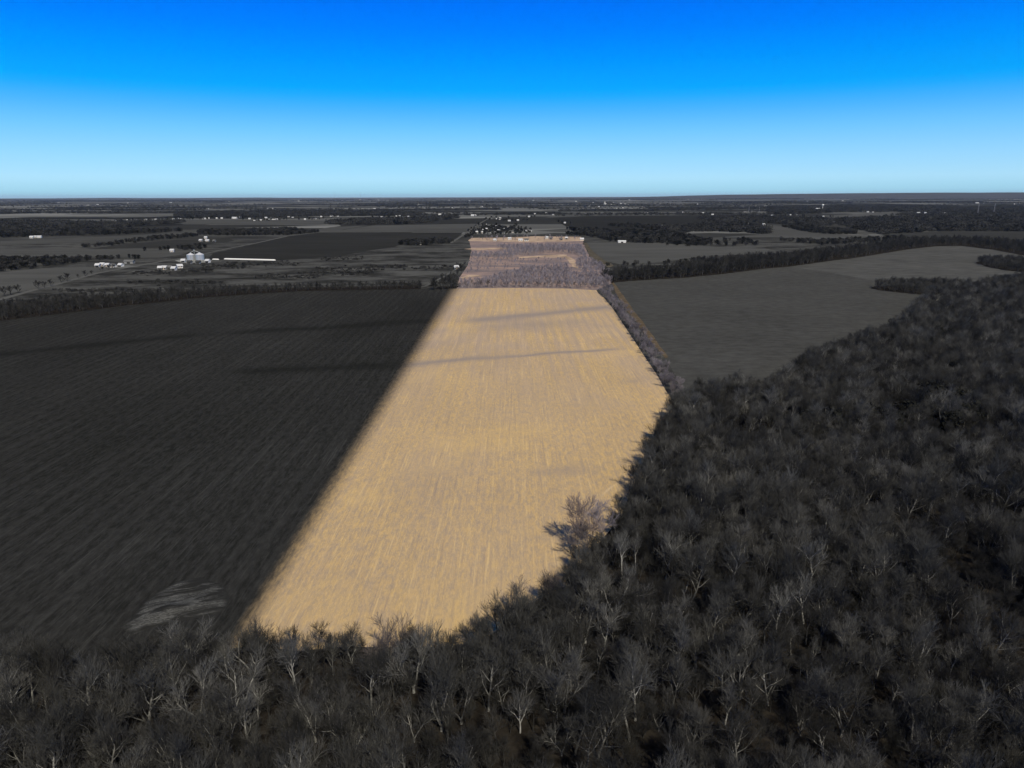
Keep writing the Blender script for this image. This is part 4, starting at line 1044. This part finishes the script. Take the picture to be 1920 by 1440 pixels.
row([(1308, 383, 3), (1318, 400), (1336, 403, 6), (1380, 422, 10), (1400, 421, 9), (1432, 422, 7), (1397, 398, 5), (1410, 406, 4), (1422, 405, 3), (1448, 405, 6), (1482, 404, 3), (1493, 403, 3), (1544, 407, 5), (1562, 418, 5), (1618, 397, 4), (1627, 398, 5), (1637, 398, 4), (1650, 407, 4), (1694, 407, 3), (1722, 400, 7), (1735, 400, 5), (1770, 401, 7), (1780, 405, 3), (1242, 425, 8)],
    'small white farm building among the far woods at right', 'farm buildings at far right')
row([(1832, 381, 7), (1845, 381, 3), (1835, 380.5, 3), (1514, 378, 4), (1903, 383, 4), (1910, 382, 3), (1375, 373, 3), (1332, 372, 3), (1290, 374, 3), (10, 389, 3), (183, 384, 4), (165, 385, 5), (842, 376, 5), (861, 377, 6), (640, 376, 3), (675, 374.5, 3), (710, 375.5, 4), (560, 377, 4), (430, 378, 4), (320, 380, 5), (240, 381, 3), (110, 381, 4), (1080, 378, 5), (1180, 375, 4), (1000, 376, 4), (960, 378, 4), (905, 378, 5), (880, 377, 5), (930, 377, 3), (1620, 372, 4), (1690, 372, 4), (1740, 370, 4), (1800, 369, 5), (1760, 378, 4), (1580, 377, 4)],
    'tiny pale building near the horizon', 'tiny buildings near the horizon')
scatter('village_trees', 'small dark trees scattered between the far houses', 'trees', VT, L_FAR)
house(1533, 394, 9, 'long white hall beside the water tower at right', wall=WH, long=2.5, h=8, name='hall', cat='hall')

# water tower, masts and pylons
b = at(1542, 394); wt = tag(empty('water_tower', (b.x, b.y, 0)), 'small white water tower beside the long white hall at right', 'water tower')
c = tubes([([(Vector((0, 0, 0)), 1.6), (Vector((0, 0, 24)), 1.3)], 10)]); mesh_obj('stem', c[0], c[1], WH, wt)
prof = [(1.3, 22), (5, 25), (6, 28), (5, 31), (2.5, 32.6), (.01, 33)]; vs = [(r_ * math.cos(6.2832 * k / 14), r_ * math.sin(6.2832 * k / 14), z) for r_, z in prof for k in range(14)]
mesh_obj('tank', vs, [(i * 14 + k, i * 14 + (k + 1) % 14, (i + 1) * 14 + (k + 1) % 14, (i + 1) * 14 + k) for i in range(5) for k in range(14)], WH, wt, smooth=True)
def mast(u, v, hpx, wd, label, pylon=False):
    b = at(u, v); h = hpx * b.length / F; e = tag(empty('pylon' if pylon else 'radio_mast', (b.x, b.y, 0)), label, 'pylon' if pylon else 'mast')
    legs = []
    for sx_, sy_ in ((1, 1), (1, -1), (-1, 1), (-1, -1)):
        legs.append(([(Vector((sx_ * wd, sy_ * wd, 0)), wd * .16), (Vector((sx_ * wd * .3, sy_ * wd * .3, h)), wd * .12)], 3))
    c = tubes(legs); mesh_obj('frame', c[0], c[1], MASTM, e)
    br = []
    n = int(h / (wd * 2)) + 1
    for i in range(n):
        z0, z1 = h * i / n, h * (i + 1) / n; w0, w1 = wd * (1 - .7 * i / n), wd * (1 - .7 * (i + 1) / n)
        for s_ in (-1, 1):
            br.append(([(Vector((-w0, s_ * w0, z0)), wd * .07), (Vector((w1, s_ * w1, z1)), wd * .07)], 3)); br.append(([(Vector((s_ * w0, -w0, z0)), wd * .07), (Vector((s_ * w1, w1, z1)), wd * .07)], 3))
    c = tubes(br); mesh_obj('brace', c[0], c[1], MASTM, e)
    if pylon:
        for z in (.72, .85, .97):
            c = tubes([([(Vector((-wd * 2.2, 0, h * z)), wd * .1), (Vector((wd * 2.2, 0, h * z)), wd * .1)], 4)]); mesh_obj('crossarm', c[0], c[1], MASTM, e)
mast(628, 374, 14, 2.4, 'thin radio mast on the horizon left of centre')
mast(676, 374.5, 13, 2.4, 'thin radio mast on the horizon right of the first')
mast(1404, 398, 10, 2.0, 'pale lattice mast beside the white farm building at right')
mast(1423, 404, 15, 1.3, 'thin mast right of the pale lattice mast')
mast(1833, 402, 17, 1.8, 'lattice power pylon over the right woods, left of the pair', True)
mast(1863, 402, 17, 1.8, 'lattice power pylon over the right woods, right of the pair', True)
# grain elevator in the village
b = at(1134, 384); ge = tag(empty('grain_elevator', (b.x, b.y, 0)), 'tall white grain elevator above the village right of centre', 'grain elevator')
box('tower', (-3, 3, -3, 3, 0, 28), WH, ge); box('head_house', (-2, 2, -2, 2, 28.05, 33), GW, ge); box('bins', (3.1, 13, -4, 4, 0, 13), WH, ge)

# ------------------------------------------------------------------ low hills on the right horizon
def hills(u0, u1, dist, prof, label):
    """prof: list of (pixel u, height m)"""
    vs, fs = [], []; n = 90; rows = [(-2500, 0), (-1500, .35), (-700, .75), (0, 1.0), (1200, .9), (4000, 0)]
    for i in range(n + 1):
        u = u0 + (u1 - u0) * i / n; d = CM @ Vector(((u - 960) / F, -(368 - 720) / F, -1)); d.z = 0; d.normalize()
        h = np.interp(u, [p[0] for p in prof], [p[1] for p in prof])
        h += 4 * mn.noise(Vector((u / 60, 0, 0))) + 2 * mn.noise(Vector((u / 17, 3, 0)))
        for dr, k in rows:
            p = d * (dist + dr); vs.append((p.x, p.y, max(0, h) * k + (0.6 if k else 0.3)))
    m = len(rows)
    for i in range(n):
        for j in range(m - 1): fs.append((i * m + j, (i + 1) * m + j, (i + 1) * m + j + 1, i * m + j + 1))
    o = mesh_obj('hills', vs, fs, HM, smooth=True)
    for p in o.data.polygons:
        if p.normal.z < 0: p.flip()
    tag(o, kind='structure', label=label)
_h = NB('hills_wooded'); _k = _h.noise((0.0012, 0.003, 1), 5, rough=.7)
HM = _h.out(_h.mix(_h.ss(_k, .45, .65), G(0.03), G(0.10)))
hills(1020, 2400, 21000, [(1020, 0), (1150, 28), (1250, 62), (1350, 98), (1450, 112), (1600, 128), (1750, 134), (1920, 132), (2400, 110)], 'low wooded ridge on the right horizon')
hills(-400, 700, 30000, [(-400, 30), (0, 40), (200, 52), (330, 40), (480, 50), (600, 20), (700, 0)], 'faint low rise on the left horizon')

# ------------------------------------------------------------------ haze
hz = NB('haze_air')
hz.t.nodes.remove(hz.b); pv = hz.t.nodes.new('ShaderNodeVolumePrincipled')
pv.inputs['Color'].default_value = (0.70, 0.84, 1.0, 1); pv.inputs['Density'].default_value = 1.0e-5; pv.inputs['Anisotropy'].default_value = 0.0
hz.t.links.new(pv.outputs[0], [n for n in hz.t.nodes if n.type == 'OUTPUT_MATERIAL'][0].inputs['Volume'])
v_, f_ = boxv(-E - 500, E + 500, -2500, E + 500, -1.0, 190.0)
tag(mesh_obj('haze', v_, f_, hz.m), 'thin bluish haze over the whole plain', 'haze', kind='stuff')
